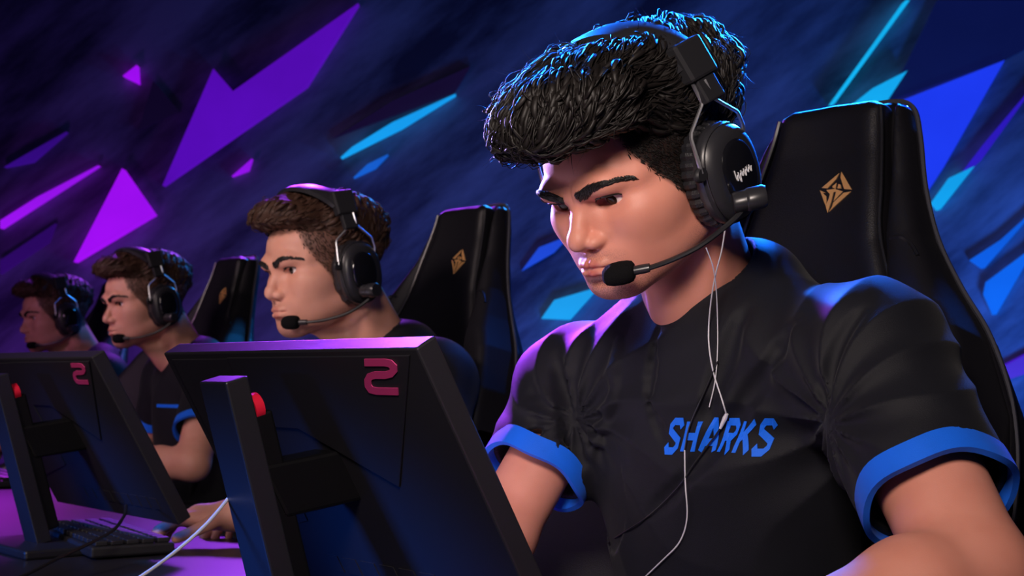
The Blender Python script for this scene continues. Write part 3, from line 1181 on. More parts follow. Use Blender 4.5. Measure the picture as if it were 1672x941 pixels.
def make_main():
    rel = lambda p: np.asarray(p) - BASE1
    nk = V(.214, 1.548, 1.082)
    hips = V(.285, 1.63, .53)
    shL, shR = P(1425, 592, 1.39), P(948, 640, 1.66)
    elL, elR = P(1592, 940, 1.21), P(812, 880, 1.57)
    wrL, wrR = V(.175, 1.10, .775), V(-.11, 1.76, .757)
    hdL, hdR = unit(V(-.80, -.42, -.06)), unit(V(-.45, .88, -.05))
    s = Person(BASE1, rel(HP), HR, HS, rel(nk), rel(hips), [rel(shR), rel(shL)], [rel(elR), rel(elL)], [rel(wrR), rel(wrL)],
               [hdR, hdL], R_(133), curl=(.5, .5), sl=((.070, .058), (.077, .0665)), hem=(.60, .69), open=.0074, arm_r=((.040, .038, .039, .026), (.055, .047, .046, .027)))
    cr = []

    def crease(pts, r, k, sg, sink=.4):
        q = [s.trace(rel(V(0, 0, CAMZ)), P(x, y, 1.) - V(0, 0, CAMZ)) for x, y in pts]
        q = [c for c in q if c is not None]
        o = rel(V(0, 0, CAMZ))
        if len(q) < 2: return
        q = spline(q, 4)
        n = len(q)
        prof = [r * (.08 + .92 * math.sin(math.pi * (i + .3) / (n - .4)) ** .6) for i in range(n)]
        lift = [(-r * .35 - (r - w_) * 1.0) if sg < 0 else (r * .35 + (r - w_) * .6) for w_ in prof]
        for i in range(n - 1):
            u1, u2 = unit(q[i] - o), unit(q[i + 1] - o)
            cr.append((q[i] + u1 * lift[i], q[i + 1] + u2 * lift[i + 1], prof[i], prof[i + 1], k, sg))
    # folds of the cloth: neck to chest, armpits, sleeve
    crease([(1215, 500), (1185, 580), (1160, 650), (1150, 690)], .006, .012, -1)
    crease([(1300, 520), (1240, 620), (1200, 680), (1130, 770), (1060, 840), (960, 890)], .0055, .012, -1)
    crease([(1410, 500), (1370, 560), (1345, 630), (1340, 680)], .0055, .010, -1)
    crease([(905, 580), (930, 680), (945, 780), (985, 870)], .007, .014, -1)
    crease([(1010, 560), (1000, 650), (965, 740)], .005, .012, 1)
    crease([(865, 620), (872, 700), (885, 760)], .005, .010, -1)
    crease([(1075, 540), (1060, 640), (1080, 720)], .004, .010, -1)
    s.o['creases'] = cr
    q = [s.trace(rel(V(0, 0, CAMZ)), P(*c, 1.) - V(0, 0, CAMZ)) for c in ((1352, 690), (925, 690))]
    s.o['radial'] = [(c, .0042, 13, .20) for c in q if c is not None]
    root = thing('person', 'dark-haired player in black jersey with blue cuffs leaning at the near monitor, largest in front', 'person', Matrix.Translation(BASE1))
    v, f, at, (hv, hf) = s.body_mesh(.00135, .0036)
    obj('body', v, f, M['skin'], root, attrs=at)
    face_bits(s, root, hv, hf, 'brow', dense=1.0)
    # jersey
    jv, jf = s.jersey_mesh(.0032)
    je = obj('jersey', jv, jf, M['jersey'], root)
    for i in (0, 1):
        s.cuff_mesh(i).build('sleeve_cuff', M['cuff'], je, True)['label'] = 'bright blue sleeve cuff'
    jersey_text(s, je, jv, jf)
    add_lower(s, root, [rel(V(-.02, 1.66, .50)), rel(V(.13, 1.32, .50))], [rel(V(-.06, 1.68, .09)), rel(V(.11, 1.28, .09))], M['trousers'], M['shoe'])
    # hair
    rng = np.random.RandomState(11)
    lv, lf = mesh_sdf(hair_main_sdf, (-.14, -.2, -.07), (.14, .22, .24), .0024)
    parts = [(lv, lf)]
    parts.append(fade_locks(s, hv, hf, rng, 15000, .0060, .00042))
    for n, ln, wd, st, sd in ((2600, .052, .0034, dict(rise=.004, tip=.004, curl=.5), 5),
                              (6500, .046, .0012, dict(rise=.005, tip=.006, curl=.6), 4),
                              (900, .036, .0006, dict(rise=.003, tip=.018, tipq=0, curl=1.2), 4)):
        parts.append(hair_locks(hair_main_sdf, lv, lf, rng, n, ln, wd, dict(st, part=.25, fwd=.8, down=.45, swirl=1.0, swf=48.), sides=sd, seg=9))
    hv_ = np.concatenate([q[0] for q in parts])
    k = np.cumsum([0] + [len(q[0]) for q in parts])
    hf_ = np.concatenate([q[1] + o for q, o in zip(parts, k)])
    obj('hair', s.to(hv_), hf_, M['hair'], root)
    boom = [hl(1222, 326, -.128), hl(1203, 354, -.126), hl(1150, 397, -.112), hl(1105, 421, -.094), hl(1062, 437, -.074), hl(1036, 442, -.062)]
    hs = headset(s.to, Matrix.Translation(BASE1), 'black over-ear headset with steel yoke wires on the large dark-haired player', boom=boom)
    return s, root, hs, jv, jf


def face_bits(s, root, hv, hf, browmat, dense=1.0, short=False):
    l = s.tl(hv)
    bvh = BVHTree.FromPolygons([tuple(map(float, x)) for x in l], [tuple(map(int, q)) for q in hf[(l[hf[:, 0], 1] > .04)]])

    def onface(x, z):
        h = bvh.ray_cast(Vector((x, .25, z)), Vector((0, -1, 0)))
        return np.array(h[0]), (np.array(h[1]) if h[1] @ Vector((0, 1, 0)) > 0 else -np.array(h[1]))
    rng = np.random.RandomState(3)
    for sg in (1, -1):
        # eyeball
        ev, ef, mi = eye_mesh(0, R_(s.o.get('gz', -9)))
        e = obj('eye', s.to(np.array(ev) + np.array([sg * LIDC[0], LIDC[1], LIDC[2]])), ef, [M['pupil'], M['iris'], M['sclera']], root)
        e.data.polygons.foreach_set('material_index', mi)
        # lash line
        pts = []
        for u in np.linspace(-.98, .98, 17):
            x = .0325 + .0148 * u
            z = .0166 + s.o.get('open', .0074) * math.sqrt(1 - u * u) + (x - .0325) * .10 + .0006
            p, n = onface(sg * x, z + .0004)
            pts.append(p + n * .0004)
        T = lambda mb: (setattr(mb, 'v', [tuple(q) for q in s.to(np.array(mb.v))]), mb)[1]
        T(MB().tube(pts, [.0005 + .0011 * math.sin(math.pi * (i + .5) / 17) for i in range(17)], 6)).build('eyelashes', M[browmat], root, True)
        # eyebrow
        roots, dirs, nors, Ls = [], [], [], []
        cl = [(.0085, .0285), (.017, .0315), (.028, .0370), (.040, .0405), (.051, .0390), (.060, .0340)]
        cl = np.array([spline([(a, b, 0) for a, b in cl], 10)])[0][:, :2]
        for k in range(int(560 * dense)):
            t = rng.uniform(0, .97)
            i = t * (len(cl) - 1)
            i0 = int(i)
            c = cl[i0] + (cl[min(i0 + 1, len(cl) - 1)] - cl[i0]) * (i - i0)
            tg = unit(cl[min(i0 + 2, len(cl) - 1)] - cl[max(i0 - 2, 0)])
            hw = .0058 * (1 - t) ** .55 * min(1, .65 + t * 2) + .0006
            off = rng.uniform(-1, 1) * hw
            p, n = onface(sg * (c[0] - tg[1] * off), c[1] + tg[0] * off)
            d = np.array([sg * tg[0], 0, tg[1]]) + np.array([0, 0, .55 * (1 - t) - .45 * off / .004 * (.3 + t)])
            d = d - n * (d @ n)
            roots.append(p + n * .0001)
            dirs.append(unit(d))
            nors.append(n)
            Ls.append(rng.uniform(.006, .0105) * (1 - .35 * t))
        lv, lf = lock_mesh(np.array(roots), np.array(dirs), np.array(nors), np.array(Ls), .00065 / max(dense, .25) ** .5, rng, curl=.1, seg=5, sides=4, lift=.14, flat=.8)
        obj('eyebrow', s.to(lv), lf, M[browmat], root)


LETTERS = {
    'S': [[(.95, .80), (.80, 1.0), (.35, 1.0), (.15, .85), (.15, .66), (.85, .36), (.85, .15), (.65, 0), (.2, 0), (.02, .2)]],
    'H': [[(.13, 0), (.13, 1)], [(.87, 0), (.87, 1)], [(.13, .5), (.87, .5)]],
    'A': [[(.08, 0), (.5, 1.0), (.62, 1.0), (.92, 0)], [(.25, .3), (.8, .3)]],
    'R': [[(.13, 0), (.13, 1)], [(.13, .97), (.70, .97), (.88, .82), (.88, .62), (.70, .48), (.13, .48)], [(.45, .48), (.9, 0)]],
    'K': [[(.13, 0), (.13, 1)], [(.9, 1), (.2, .45)], [(.4, .58), (.9, 0)]],
}


def ribbon(mb, pts, w, place, t=.0008):
    """flat stroke along 2-D pts with mitred corners; place maps (x,y,h) to 3-D"""
    p = np.array(pts, float)
    # refine
    q = [p[0]]
    for a, b in zip(p[:-1], p[1:]):
        n = max(1, int(np.linalg.norm(b - a) / (w * .8)))
        for k in range(1, n + 1): q.append(a + (b - a) * k / n)
    p = np.array(q)
    n = len(p)
    L, Rr = [], []
    for i in range(n):
        a = unit(p[i] - p[i - 1]) if i else None
        b = unit(p[i + 1] - p[i]) if i < n - 1 else None
        if a is None: a = b
        if b is None: b = a
        na, nb = np.array([-a[1], a[0]]), np.array([-b[1], b[0]])
        m = unit(na + nb)
        k = min(1.6, 1 / max(.4, m @ na))
        L.append(p[i] + m * w * .5 * k)
        Rr.append(p[i] - m * w * .5 * k)
    vs, fs = [], []
    for i in range(n):
        vs += [place(*L[i], t), place(*Rr[i], t), place(*L[i], 0), place(*Rr[i], 0)]
    for i in range(n - 1):
        a, b = i * 4, i * 4 + 4
        fs += [(a, a + 1, b + 1, b), (a, b, b + 2, a + 2), (a + 1, a + 3, b + 3, b + 1), (a + 2, b + 2, b + 3, a + 3)]
    fs += [(0, 2, 3, 1), (n * 4 - 4, n * 4 - 3, n * 4 - 1, n * 4 - 2)]
    mb.add(vs, fs)


def caster(v, f):
    bv = BVHTree.FromPolygons([tuple(map(float, x)) for x in v], [tuple(map(int, q)) for q in f])

    def cast(o, d):
        h = bv.ray_cast(Vector(tuple(o)), Vector(tuple(d)))
        return None if h[0] is None else np.array(h[0])
    return cast


def jersey_text(s, je, jv, jf):
    """team lettering on the left chest, laid onto the cloth"""
    cast = caster(jv, jf)
    fw = unit(s.fw * V(1, 1, .55))
    c = cast(s.T(0, 0, 0) * 0 + (P(1181, 712, 1.0) - BASE1), unit(P(1181, 712, 2.) - P(1181, 712, 1.)))
    up = unit(s.up - fw * (s.up @ fw))
    rt = np.cross(up, -fw)          # reading direction seen from the front
    if rt @ V(1, 0, 0) < 0: rt = -rt
    W, H = .0178, .0310
    mb = MB()
    x = -3.08
    for ch in 'SHARKS':
        for st in LETTERS[ch]:
            def place(a, b, h, x=x):
                gx = (x + a * .86) * W + (b - .5) * H * .30
                gy = (b - .5) * H
                o = c + rt * gx + up * gy + fw * .08
                q = cast(o, -fw)
                if q is None: q = c + rt * gx + up * gy
                return q + fw * (.0004 + h)
            ribbon(mb, [(a, b * 1.0) for a, b in st], .25, place, .0009)
        x += 1.04
    mb.build('team_lettering', M['blueprint'], je, False)['label'] = 'blue slanted SHARKS lettering on the chest'


def earphones(jv, jf):
    cast = caster(jv, jf)
    o = V(0, 0, CAMZ) - BASE1
    t = thing('earphone_cable', 'thin white and black earphone cables hanging down the front player\'s chest', 'cable', Matrix.Translation(BASE1))

    def on(px, py, up=.005):
        d = unit(P(px, py, 1.) - V(0, 0, CAMZ))
        h = cast(o, d)
        return None if h is None else h - d * up

    def drape(px, r, name, m, up=.005, y0=1.375):
        q = spline([(a, b, 0) for a, b in px], 9)
        i1 = next((i for i, c in enumerate(q) if c[1] > 530), len(q) - 1)
        y1 = (on(q[i1][0], q[i1][1], up) + BASE1)[1]
        out = []
        for i, c in enumerate(q):
            if c[1] <= 530:
                k = (c[1] - 374) / (530 - 374)
                out.append(P(c[0], c[1], y0 + (y1 - y0) * k) - BASE1)
            else:
                h = on(c[0], c[1], up)
                if h is not None: out.append(h)
        out = np.array(out)
        for _ in range(2): out[1:-1] = out[1:-1] * .5 + out[:-2] * .25 + out[2:] * .25
        MB().tube(out, r, 7).build(name, m, t, True)
    drape([(1184, 374), (1178, 411), (1168, 450), (1160, 500), (1157, 555), (1164, 605), (1178, 650), (1187, 680)], .0008, 'white_cord', M['whitecable'])
    drape([(1187, 680), (1172, 706), (1150, 735), (1128, 765), (1108, 795), (1060, 842), (1000, 882), (940, 930)], .0009, 'black_cord', M['blackcable'])
    drape([(1153, 405), (1164, 436), (1170, 480), (1172, 560), (1168, 620), (1158, 665)], .0006, 'white_cord', M['whitecable'], y0=1.372)
    drape([(1172, 590), (1148, 645), (1126, 696), (1118, 735)], .0009, 'black_cord', M['blackcable'])
    drape([(1118, 735), (1119, 790), (1122, 845), (1110, 885), (1082, 915), (1040, 955)], .0008, 'white_cord', M['whitecable'])
    a, b = on(1187, 676), on(1176, 700)
    MB().tube([a, a * .7 + b * .3, b], [.0018, .0026, .0014], 8).build('splitter', M['whitecable'], t, True)
    return t
# ------------------------------------------------------------------ furniture and gear
def dup(root, label=None, M_=None):
    r = root.copy()
    COL.objects.link(r)
    if M_ is not None: r.matrix_world = Matrix(M_)
    if label: r['label'] = label
    for ch in list(root.children):
        c = ch.copy()
        COL.objects.link(c)
        c.parent = r
        for g in list(ch.children):
            e = g.copy()
            COL.objects.link(e)
            e.parent = c
            for h in list(g.children):
                k = h.copy()
                COL.objects.link(k)
                k.parent = e
    return r


def pose(x, y, yaw, z=0.0):
    m = np.eye(4)
    m[:3, :3] = rotz(R_(yaw))
    m[:3, 3] = (x, y, z)
    return Matrix(m)


BP = V(0, -.235, .50)                       # foot of the backrest
BT = R_(13)
BM = np.eye(4)
BM[:3, :3] = np.stack([V(1, 0, 0), V(0, -math.sin(BT), math.cos(BT)), V(0, math.cos(BT), math.sin(BT))], 1)
BM[:3, 3] = BP


def bent(q):
    """backrest coordinates -> chair coordinates; sides wrap forward"""
    q = np.array(q, float).copy()
    q[:, 2] += 1.05 * q[:, 0] ** 2
    return q @ BM[:3, :3].T + BM[:3, 3]


HALF = [(0, .865), (.062, .862), (.092, .846), (.108, .805), (.126, .735), (.156, .665), (.202, .600), (.262, .530), (.312, .44), (.325, .34), (.295, .18), (.225, .03), (.19, 0), (0, 0)]
INNER = [(0, .90), (.072, .90), (.082, .80), (.106, .66), (.145, .555), (.158, .42), (.155, .25), (.140, .10), (.135, -.05), (0, -.05)]


def full(half): return half + [(-x, y) for x, y in half[::-1] if x > 0]


EMBLEM = [
    [(595, 125), (590, 225), (505, 425), (385, 458)],
    [(625, 145), (845, 356), (760, 376), (655, 240)],
    [(395, 485), (500, 488), (635, 630), (640, 690), (675, 768)],
    [(866, 392), (742, 660), (738, 600), (758, 505), (822, 438), (768, 450)],
    [(552, 408), (572, 342), (605, 328), (608, 400)],
    [(640, 302), (688, 352), (684, 376), (648, 388), (650, 402), (772, 400), (706, 478), (712, 560), (742, 655), (696, 782), (668, 600), (660, 452), (618, 452), (634, 606), (520, 462), (600, 424), (636, 410)],
]


def make_chair(label):
    t = thing('gaming_chair', label, 'chair', None, 'gaming chairs behind the players')
    outer = full(HALF)
    inner = full(INNER)

    def shell(p):
        a = poly2(p[:, :2], outer)
        z = np.abs(p[:, 2] - .012 + .014 * np.clip((.62 - p[:, 1]) / .2, 0, 1)) - .020 - .014 * np.clip((.62 - p[:, 1]) / .2, 0, 1)
        return np.maximum(smax(a, z, .03), a) + 0

    def f_center(p):
        a = np.maximum(poly2(p[:, :2], outer) + .012, poly2(p[:, :2], inner) + .002)
        up = .050 + .010 * np.sin(np.clip((p[:, 1] - .45) / .33, 0, 1) * 3.14) + .012 * np.exp(-((p[:, 1] - .22) / .12) ** 2)
        return smax(a, np.abs(p[:, 2] - up * .5) - up * .5, .026)

    def f_bol(sg):
        def fn(p):
            q = p.copy()
            q[:, 0] *= sg
            a = np.maximum(poly2(q[:, :2], outer) + .002, -poly2(q[:, :2], inner) + .002)
            a = np.maximum(a, -q[:, 0])
            g = np.interp(q[:, 1], [0, .15, .40, .56, .64, .74, .87], [.070, .080, .092, .086, .062, .042, .030]).astype(np.float32)
            return smax(a, np.abs(q[:, 2] - g * .5 + .012) - g * .5 - .012, .030)
        return fn
    lo, hi = (-.32, -.03, -.07), (.32, .90, .14)
    v, f = mesh_sdf(shell, lo, hi, .006)
    back = obj('backrest', bent(v - np.array([0, 0, .02])), f, M['chair'], t)
    v, f = mesh_sdf(f_center, lo, hi, .0045)
    cen = obj('center_panel', bent(v), f, M['chair'], t)
    cast = caster(v, f)
    for sg in (-1, 1):
        v2, f2 = mesh_sdf(f_bol(sg), lo, hi, .0045)
        obj('side_bolster', bent(v2), f2, M['chair2'], t)
        # seam piping and the seam that parts head wing and lower wing
        pts = []
        for x, y in [(.076, .835), (.082, .80), (.094, .73), (.106, .66), (.145, .555), (.158, .42), (.150, .25), (.138, .10)]:
            h = cast((sg * (x - .010), y, .5), (0, 0, -1))
            if h is not None: pts.append((sg * x, y, h[2] - .004))
        obj('seam_piping', *(lambda mb: (bent(np.array(mb.v)), mb.f))(MB().tube(spline(pts, 6), .0028, 6)), M['piping'], t)
        c2 = caster(v2, f2)
        pts = []
        for x, y in [(.112, .640), (.128, .652), (.146, .652), (.162, .640), (.176, .624)]:
            h = c2((sg * x, y, .5), (0, 0, -1))
            if h is not None: pts.append(h)
        if len(pts) > 2:
            obj('seam_piping', *(lambda mb: (bent(np.array(mb.v)), mb.f))(MB().tube(spline(pts, 5), .0030, 6)), M['piping'], t)
    for sg in (-1, 1):
        pts = [(sg * (x + .001), y, -.008) for x, y in HALF[:-2]]  # tube added along the outline so the rim lights draw the chair's edge
        obj('rim_light_catcher', *(lambda mb: (bent(np.array(mb.v)), mb.f))(MB().tube(spline(pts, 6), .0035, 6)), M['edge'], t)
    mb = MB()
    for pl in EMBLEM:
        q = [((x - 630) / 650 * .0640 - .030, -(y - 450) / 650 * .0530 + .725) for x, y in pl]
        q = q[::-1]
        n = len(q)
        vs = []
        for h in (.0002, .0014):
            for x, y in q:
                c = cast((x * 1.05, y, .4), (0, 0, -1))
                zz = c[2] if c is not None else .05
                vs.append((x * 1.05, y, zz + h))
        fs = [tuple(range(n - 1, -1, -1)), tuple(range(n, 2 * n))] + [(k, (k + 1) % n, n + (k + 1) % n, n + k) for k in range(n)]
        mb.add(vs, fs)
    obj('diamond_emblem', bent(np.array(mb.v)), mb.f, M['gold'], cen, False)['label'] = 'gold diamond emblem'
    # seat, arms, gas lift, star base
    fn = lambda p: smin(rbox(p, (0, .02, .455), (.20, .25, .045), .035), np.minimum(rbox(p, (-.225, .0, .475), (.045, .22, .05), .035), rbox(p, (.225, .0, .475), (.045, .22, .05), .035)), .02)
    v, f = mesh_sdf(fn, (-.3, -.3, .38), (.3, .32, .56), .008)
    obj('seat', v, f, M['chair'], t)
    for sg in (-1, 1):
        MB().box((sg * .30, -.02, .63), (.085, .26, .028)).build('armrest', M['plastic_m'], t, False, bevel=.012)
        MB().box((sg * .30, -.03, .525), (.035, .07, .19)).box((sg * .255, -.03, .425), (.12, .06, .02)).build('armrest_post', M['plastic_m'], t, False, bevel=.006)
    MB().box((0, -.20, .46), (.30, .05, .09)).build('recliner_bracket', M['plastic_m'], t, False, bevel=.006)
    MB().lathe([(0, .10), (.030, .10), (.030, .27), (.021, .272), (.021, .41), (0, .41)], 24).build('gas_lift', M['plastic_m'], t, True)
    for k in range(5):
        a = 2 * math.pi * k / 5 + .3
        d = V(math.cos(a), math.sin(a), 0)
        MB().tube([d * .02 + V(0, 0, .115), d * .16 + V(0, 0, .105), d * .31 + V(0, 0, .082)], [.032, .026, .020], 8).build('base_leg', M['plastic_m'], t, True)
        s_ = V(-d[1], d[0], 0)
        c = MB()
        for o in (-.016, .016):
            c.lathe([(0, -.009), (.026, -.009), (.030, -.005), (.030, .005), (.026, .009), (0, .009)], 18, frame(d, V(0, 0, 1), s_, d * .31 + s_ * o + V(0, 0, .030)))
        c.build('caster', M['plastic'], t, True)
    return t


# ---- monitors
MSC = .90
M_A = (V(-.0937, 1.3777, 1.0207) - V(0, 0, 1)) * MSC + V(0, 0, 1)      # top right corner of the back
M_STEP = V(-.6242, 1.0254, 0) * MSC
M_YAW, M_TILT = -.8838, .5131
MW, MH, MT = .56 * MSC, .34 * MSC, .0268 * MSC
m_r = V(math.cos(M_YAW), math.sin(M_YAW), 0)
m_n = V(-math.sin(M_YAW), math.cos(M_YAW), 0)
m_u = V(0, 0, 1) * math.cos(M_TILT) - m_n * math.sin(M_TILT)
m_s = unit(np.cross(m_r, m_u))
if m_s @ m_n < 0: m_s = -m_s                    # towards the player
DESKZ = .70
TWO = [(0, .97), (.62, .97), (.80, .94), (.90, .84), (.90, .74), (.80, .64), (.62, .60), (.30, .60), (.13, .55), (.06, .44), (.06, .28), (.14, .16), (.32, .12), (1.0, .12)]


def make_monitor(label):
    ctr = M_A - m_r * MW / 2 - m_u * MH / 2
    post_top = V(-.284, 1.385, .991)
    lean = unit(V(m_n[0] * math.tan(R_(15.5)), m_n[1] * math.tan(R_(15.5)), -1))
    post_bot = post_top + lean * ((post_top[2] - DESKZ - .014) / -lean[2])
    org = V(post_bot[0], post_bot[1], DESKZ)
    t = thing('monitor', label, 'monitor', Matrix.Translation(org), 'black monitors seen from behind')
    g = lambda a, b, c: M_A - org - m_r * MW + m_r * a * MW + m_u * (b - 1) * MH + m_s * c      # a,b 0..1 over the back, c depth
    Mf = frame(m_r, m_u, -m_s, M_A - org - m_r * MW - m_u * MH)       # local x right, y up, z away from the player
    Bx = lambda mb, c, s_: mb.add([Mf[:3, :3] @ (np.array(c) + np.array(s_) * np.array([i, j, k]) / 2) + Mf[:3, 3] for i in (-1, 1) for j in (-1, 1) for k in (-1, 1)],
                                  [(0, 1, 3, 2), (4, 6, 7, 5), (0, 4, 5, 1), (2, 3, 7, 6), (0, 2, 6, 4), (1, 5, 7, 3)])
    sh = Bx(MB(), (MW / 2, MH / 2, -MT / 2), (MW, MH, MT)).build('shell', M['monitor'], t, False, bevel=.0022)
    Bx(MB(), (MW / 2, MH / 2, -MT - .0003), (MW - .016, MH - .016, .0012)).build('screen', M['screen'], t, False)
    # raised chevron plate on the back and the recessed lower band
    def P2(poly, t_, z0=0.0): return MB().prism([(x * MW, y * MH) for x, y in poly], frame(Mf[:3, 0], Mf[:3, 1], Mf[:3, 2], Mf[:3, :3] @ np.array([0, 0, z0]) + Mf[:3, 3]), t_)
    P2([(.30, .98), (.975, .98), (.74, .50), (.46, .70), (.30, .70)], .0022).build('chevron_plate', M['monitor'], sh, False, bevel=.001)
    P2([(.035, .975), (.30, .975), (.30, .30), (.035, .20)], .0016).build('chevron_plate', M['monitor'], sh, False, bevel=.001)
    mb = MB()
    for k in range(9): mb.add(*(lambda q: (q.v, q.f))(P2([(.30 + k * .072, .085), (.352 + k * .072, .085), (.352 + k * .072, .155), (.30 + k * .072, .155)], .0010)))
    mb.build('vent_bar', M['monitor'], sh, False)
    mb = MB()
    W_, H_ = .052, .036
    z_ = .0024
    ribbon(mb, TWO, .21, lambda x, y, h: Mf[:3, :3] @ np.array([MW - .098 + x * W_ + .022 * (y - .5), .845 * MH + y * H_, z_ + h]) + Mf[:3, 3], .0009)
    mb.build('two_shaped_logo', M['pinkprint'], sh, False)['label'] = 'pink angular 2-shaped logo'
    # post, arm, red collar, foot
    pr = post_top - org
    pb = post_bot - org
    ph = np.linalg.norm(pr - pb)
    pu = unit(pr - pb)
    pn = unit(np.cross(m_r, pu))
    if pn @ m_n < 0: pn = -pn
    def bx(mb, o, ax, sz):
        X, Y, Z = ax
        return mb.add([o + X * sz[0] * i / 2 + Y * sz[1] * j / 2 + Z * sz[2] * k / 2 for i in (-1, 1) for j in (-1, 1) for k in (-1, 1)], [(0, 1, 3, 2), (4, 6, 7, 5), (0, 4, 5, 1), (2, 3, 7, 6), (0, 2, 6, 4), (1, 5, 7, 3)])
    bx(MB(), (pr + pb) / 2, (m_r, pn, pu), (.056, .025, ph)).build('stand_post', M['stand'], t, False, bevel=.002)
    c = g(.52, .52, 0)
    q = pb + pu * ph * .58 + pn * .018
    bx(MB(), (c + q) / 2, (unit(np.cross(unit(c - q), m_u)), m_u, unit(c - q)), (.05, .06, np.linalg.norm(c - q) + .012)).build('mount_arm', M['mount'], t, False, bevel=.004)
    rr = pb + pu * ph * .880 + pn * .019 + m_r * .012
    mb = MB().lathe([(.007, 0), (.014, 0), (.014, .010), (.007, .010)], 28, frame(m_r, pu, pn, rr - pn * .005))
    mb.build('red_ring', M['red'], t, True)['label'] = 'red ring by the top of the stand'
    bx(MB(), pb + pu * ph * .46 + pn * .022, (m_r, pn, pu), (.046, .022, ph * .80)).build('cable_channel', M['mount'], t, False, bevel=.003)
    fx, fy = m_r * V(1, 1, 0), m_n
    bx(MB(), pb * V(1, 1, 0) + m_n * .03 + V(0, 0, .0075), (m_r, m_n, V(0, 0, 1)), (.23, .19, .015)).build('foot_plate', M['stand'], t, False, bevel=.004)
    return t, org


# ---- keyboard, mouse
def make_keyboard(label):
    t = thing('keyboard', label, 'keyboard', None, 'keyboards on the desk')
    MB().box((0, 0, .011), (.36, .135, .018)).build('case', M['plastic_m'], t, False, bevel=.004)
    for r in range(5):
        n = 14
        mb = MB()
        for k in range(n):
            mb.box((-.165 + k * .0254, .050 - r * .025, .024), (.021, .020, .008))
        mb.build('key_row', M['keycap'], t, False, bevel=.0018)
    return t


def make_mouse(label):
    t = thing('mouse', label, 'mouse', None)
    fn = lambda p: np.maximum(smin(ell(p, (0, -.008, .008), (.031, .054, .030)), ell(p, (0, .02, .006), (.029, .042, .024)), .02), .001 - p[:, 2])
    v, f = mesh_sdf(fn, (-.05, -.08, -.01), (.05, .08, .05), .003)
    obj('shell', v, f, M['plastic'], t)
    MB().lathe([(0, -.004), (.008, -.004), (.008, .004), (0, .004)], 16, frame(V(0, 1, 0), V(0, 0, 1), V(1, 0, 0), V(0, .034, .026))).build('scroll_wheel', M['blackcable'], t, True)
    return t


def make_desk():
    d = unit(M_STEP)
    nrm = V(-d[1], d[0], 0)
    if nrm @ m_n < 0: nrm = -nrm
    c = M_A - m_r * MW / 2
    e0 = c * V(1, 1, 0) + nrm * .36
    org = e0 - nrm * .42 + d * 1.9
    t = thing('desk', 'long black desk the players sit along, carrying the monitors', 'desk', Matrix.Translation(org))
    a, b = -3.1, 4.2
    mid = d * ((a + b) / 2)
    def bx(o, sz): return MB().add([o + d * sz[0] * i / 2 + nrm * sz[1] * j / 2 + V(0, 0, 1) * sz[2] * k / 2 for i in (-1, 1) for j in (-1, 1) for k in (-1, 1)], [(0, 1, 3, 2), (4, 6, 7, 5), (0, 4, 5, 1), (2, 3, 7, 6), (0, 2, 6, 4), (1, 5, 7, 3)])
    bx(mid + V(0, 0, DESKZ - .015), (b - a, .84, .03)).build('table_top', M['desk'], t, False, bevel=.004)
    for k in (a + .1, a + 1.25, a + 2.45, a + 3.65, a + 4.85, b - .1):
        for s_ in (-.36, .36):
            bx(d * k + nrm * s_ + V(0, 0, DESKZ / 2 - .015), (.05, .05, DESKZ - .03)).build('leg', M['plastic_m'], t, False, bevel=.004)
    return t, e0, d, nrm


def cable(name, label, cat, pts, r, m, n=10, parent=None):
    q = spline(np.array(pts), n)
    o = MB().tube(q, r, 8).build(name, m, parent, True)
    if parent is None: tag(o, label, cat)
    return o
# ------------------------------------------------------------------ the three players further down the desk
ROWYAW = 120.0
rowf = V(-math.sin(R_(ROWYAW)), math.cos(R_(ROWYAW)), 0)
rowr = np.cross(rowf, V(0, 0, 1))


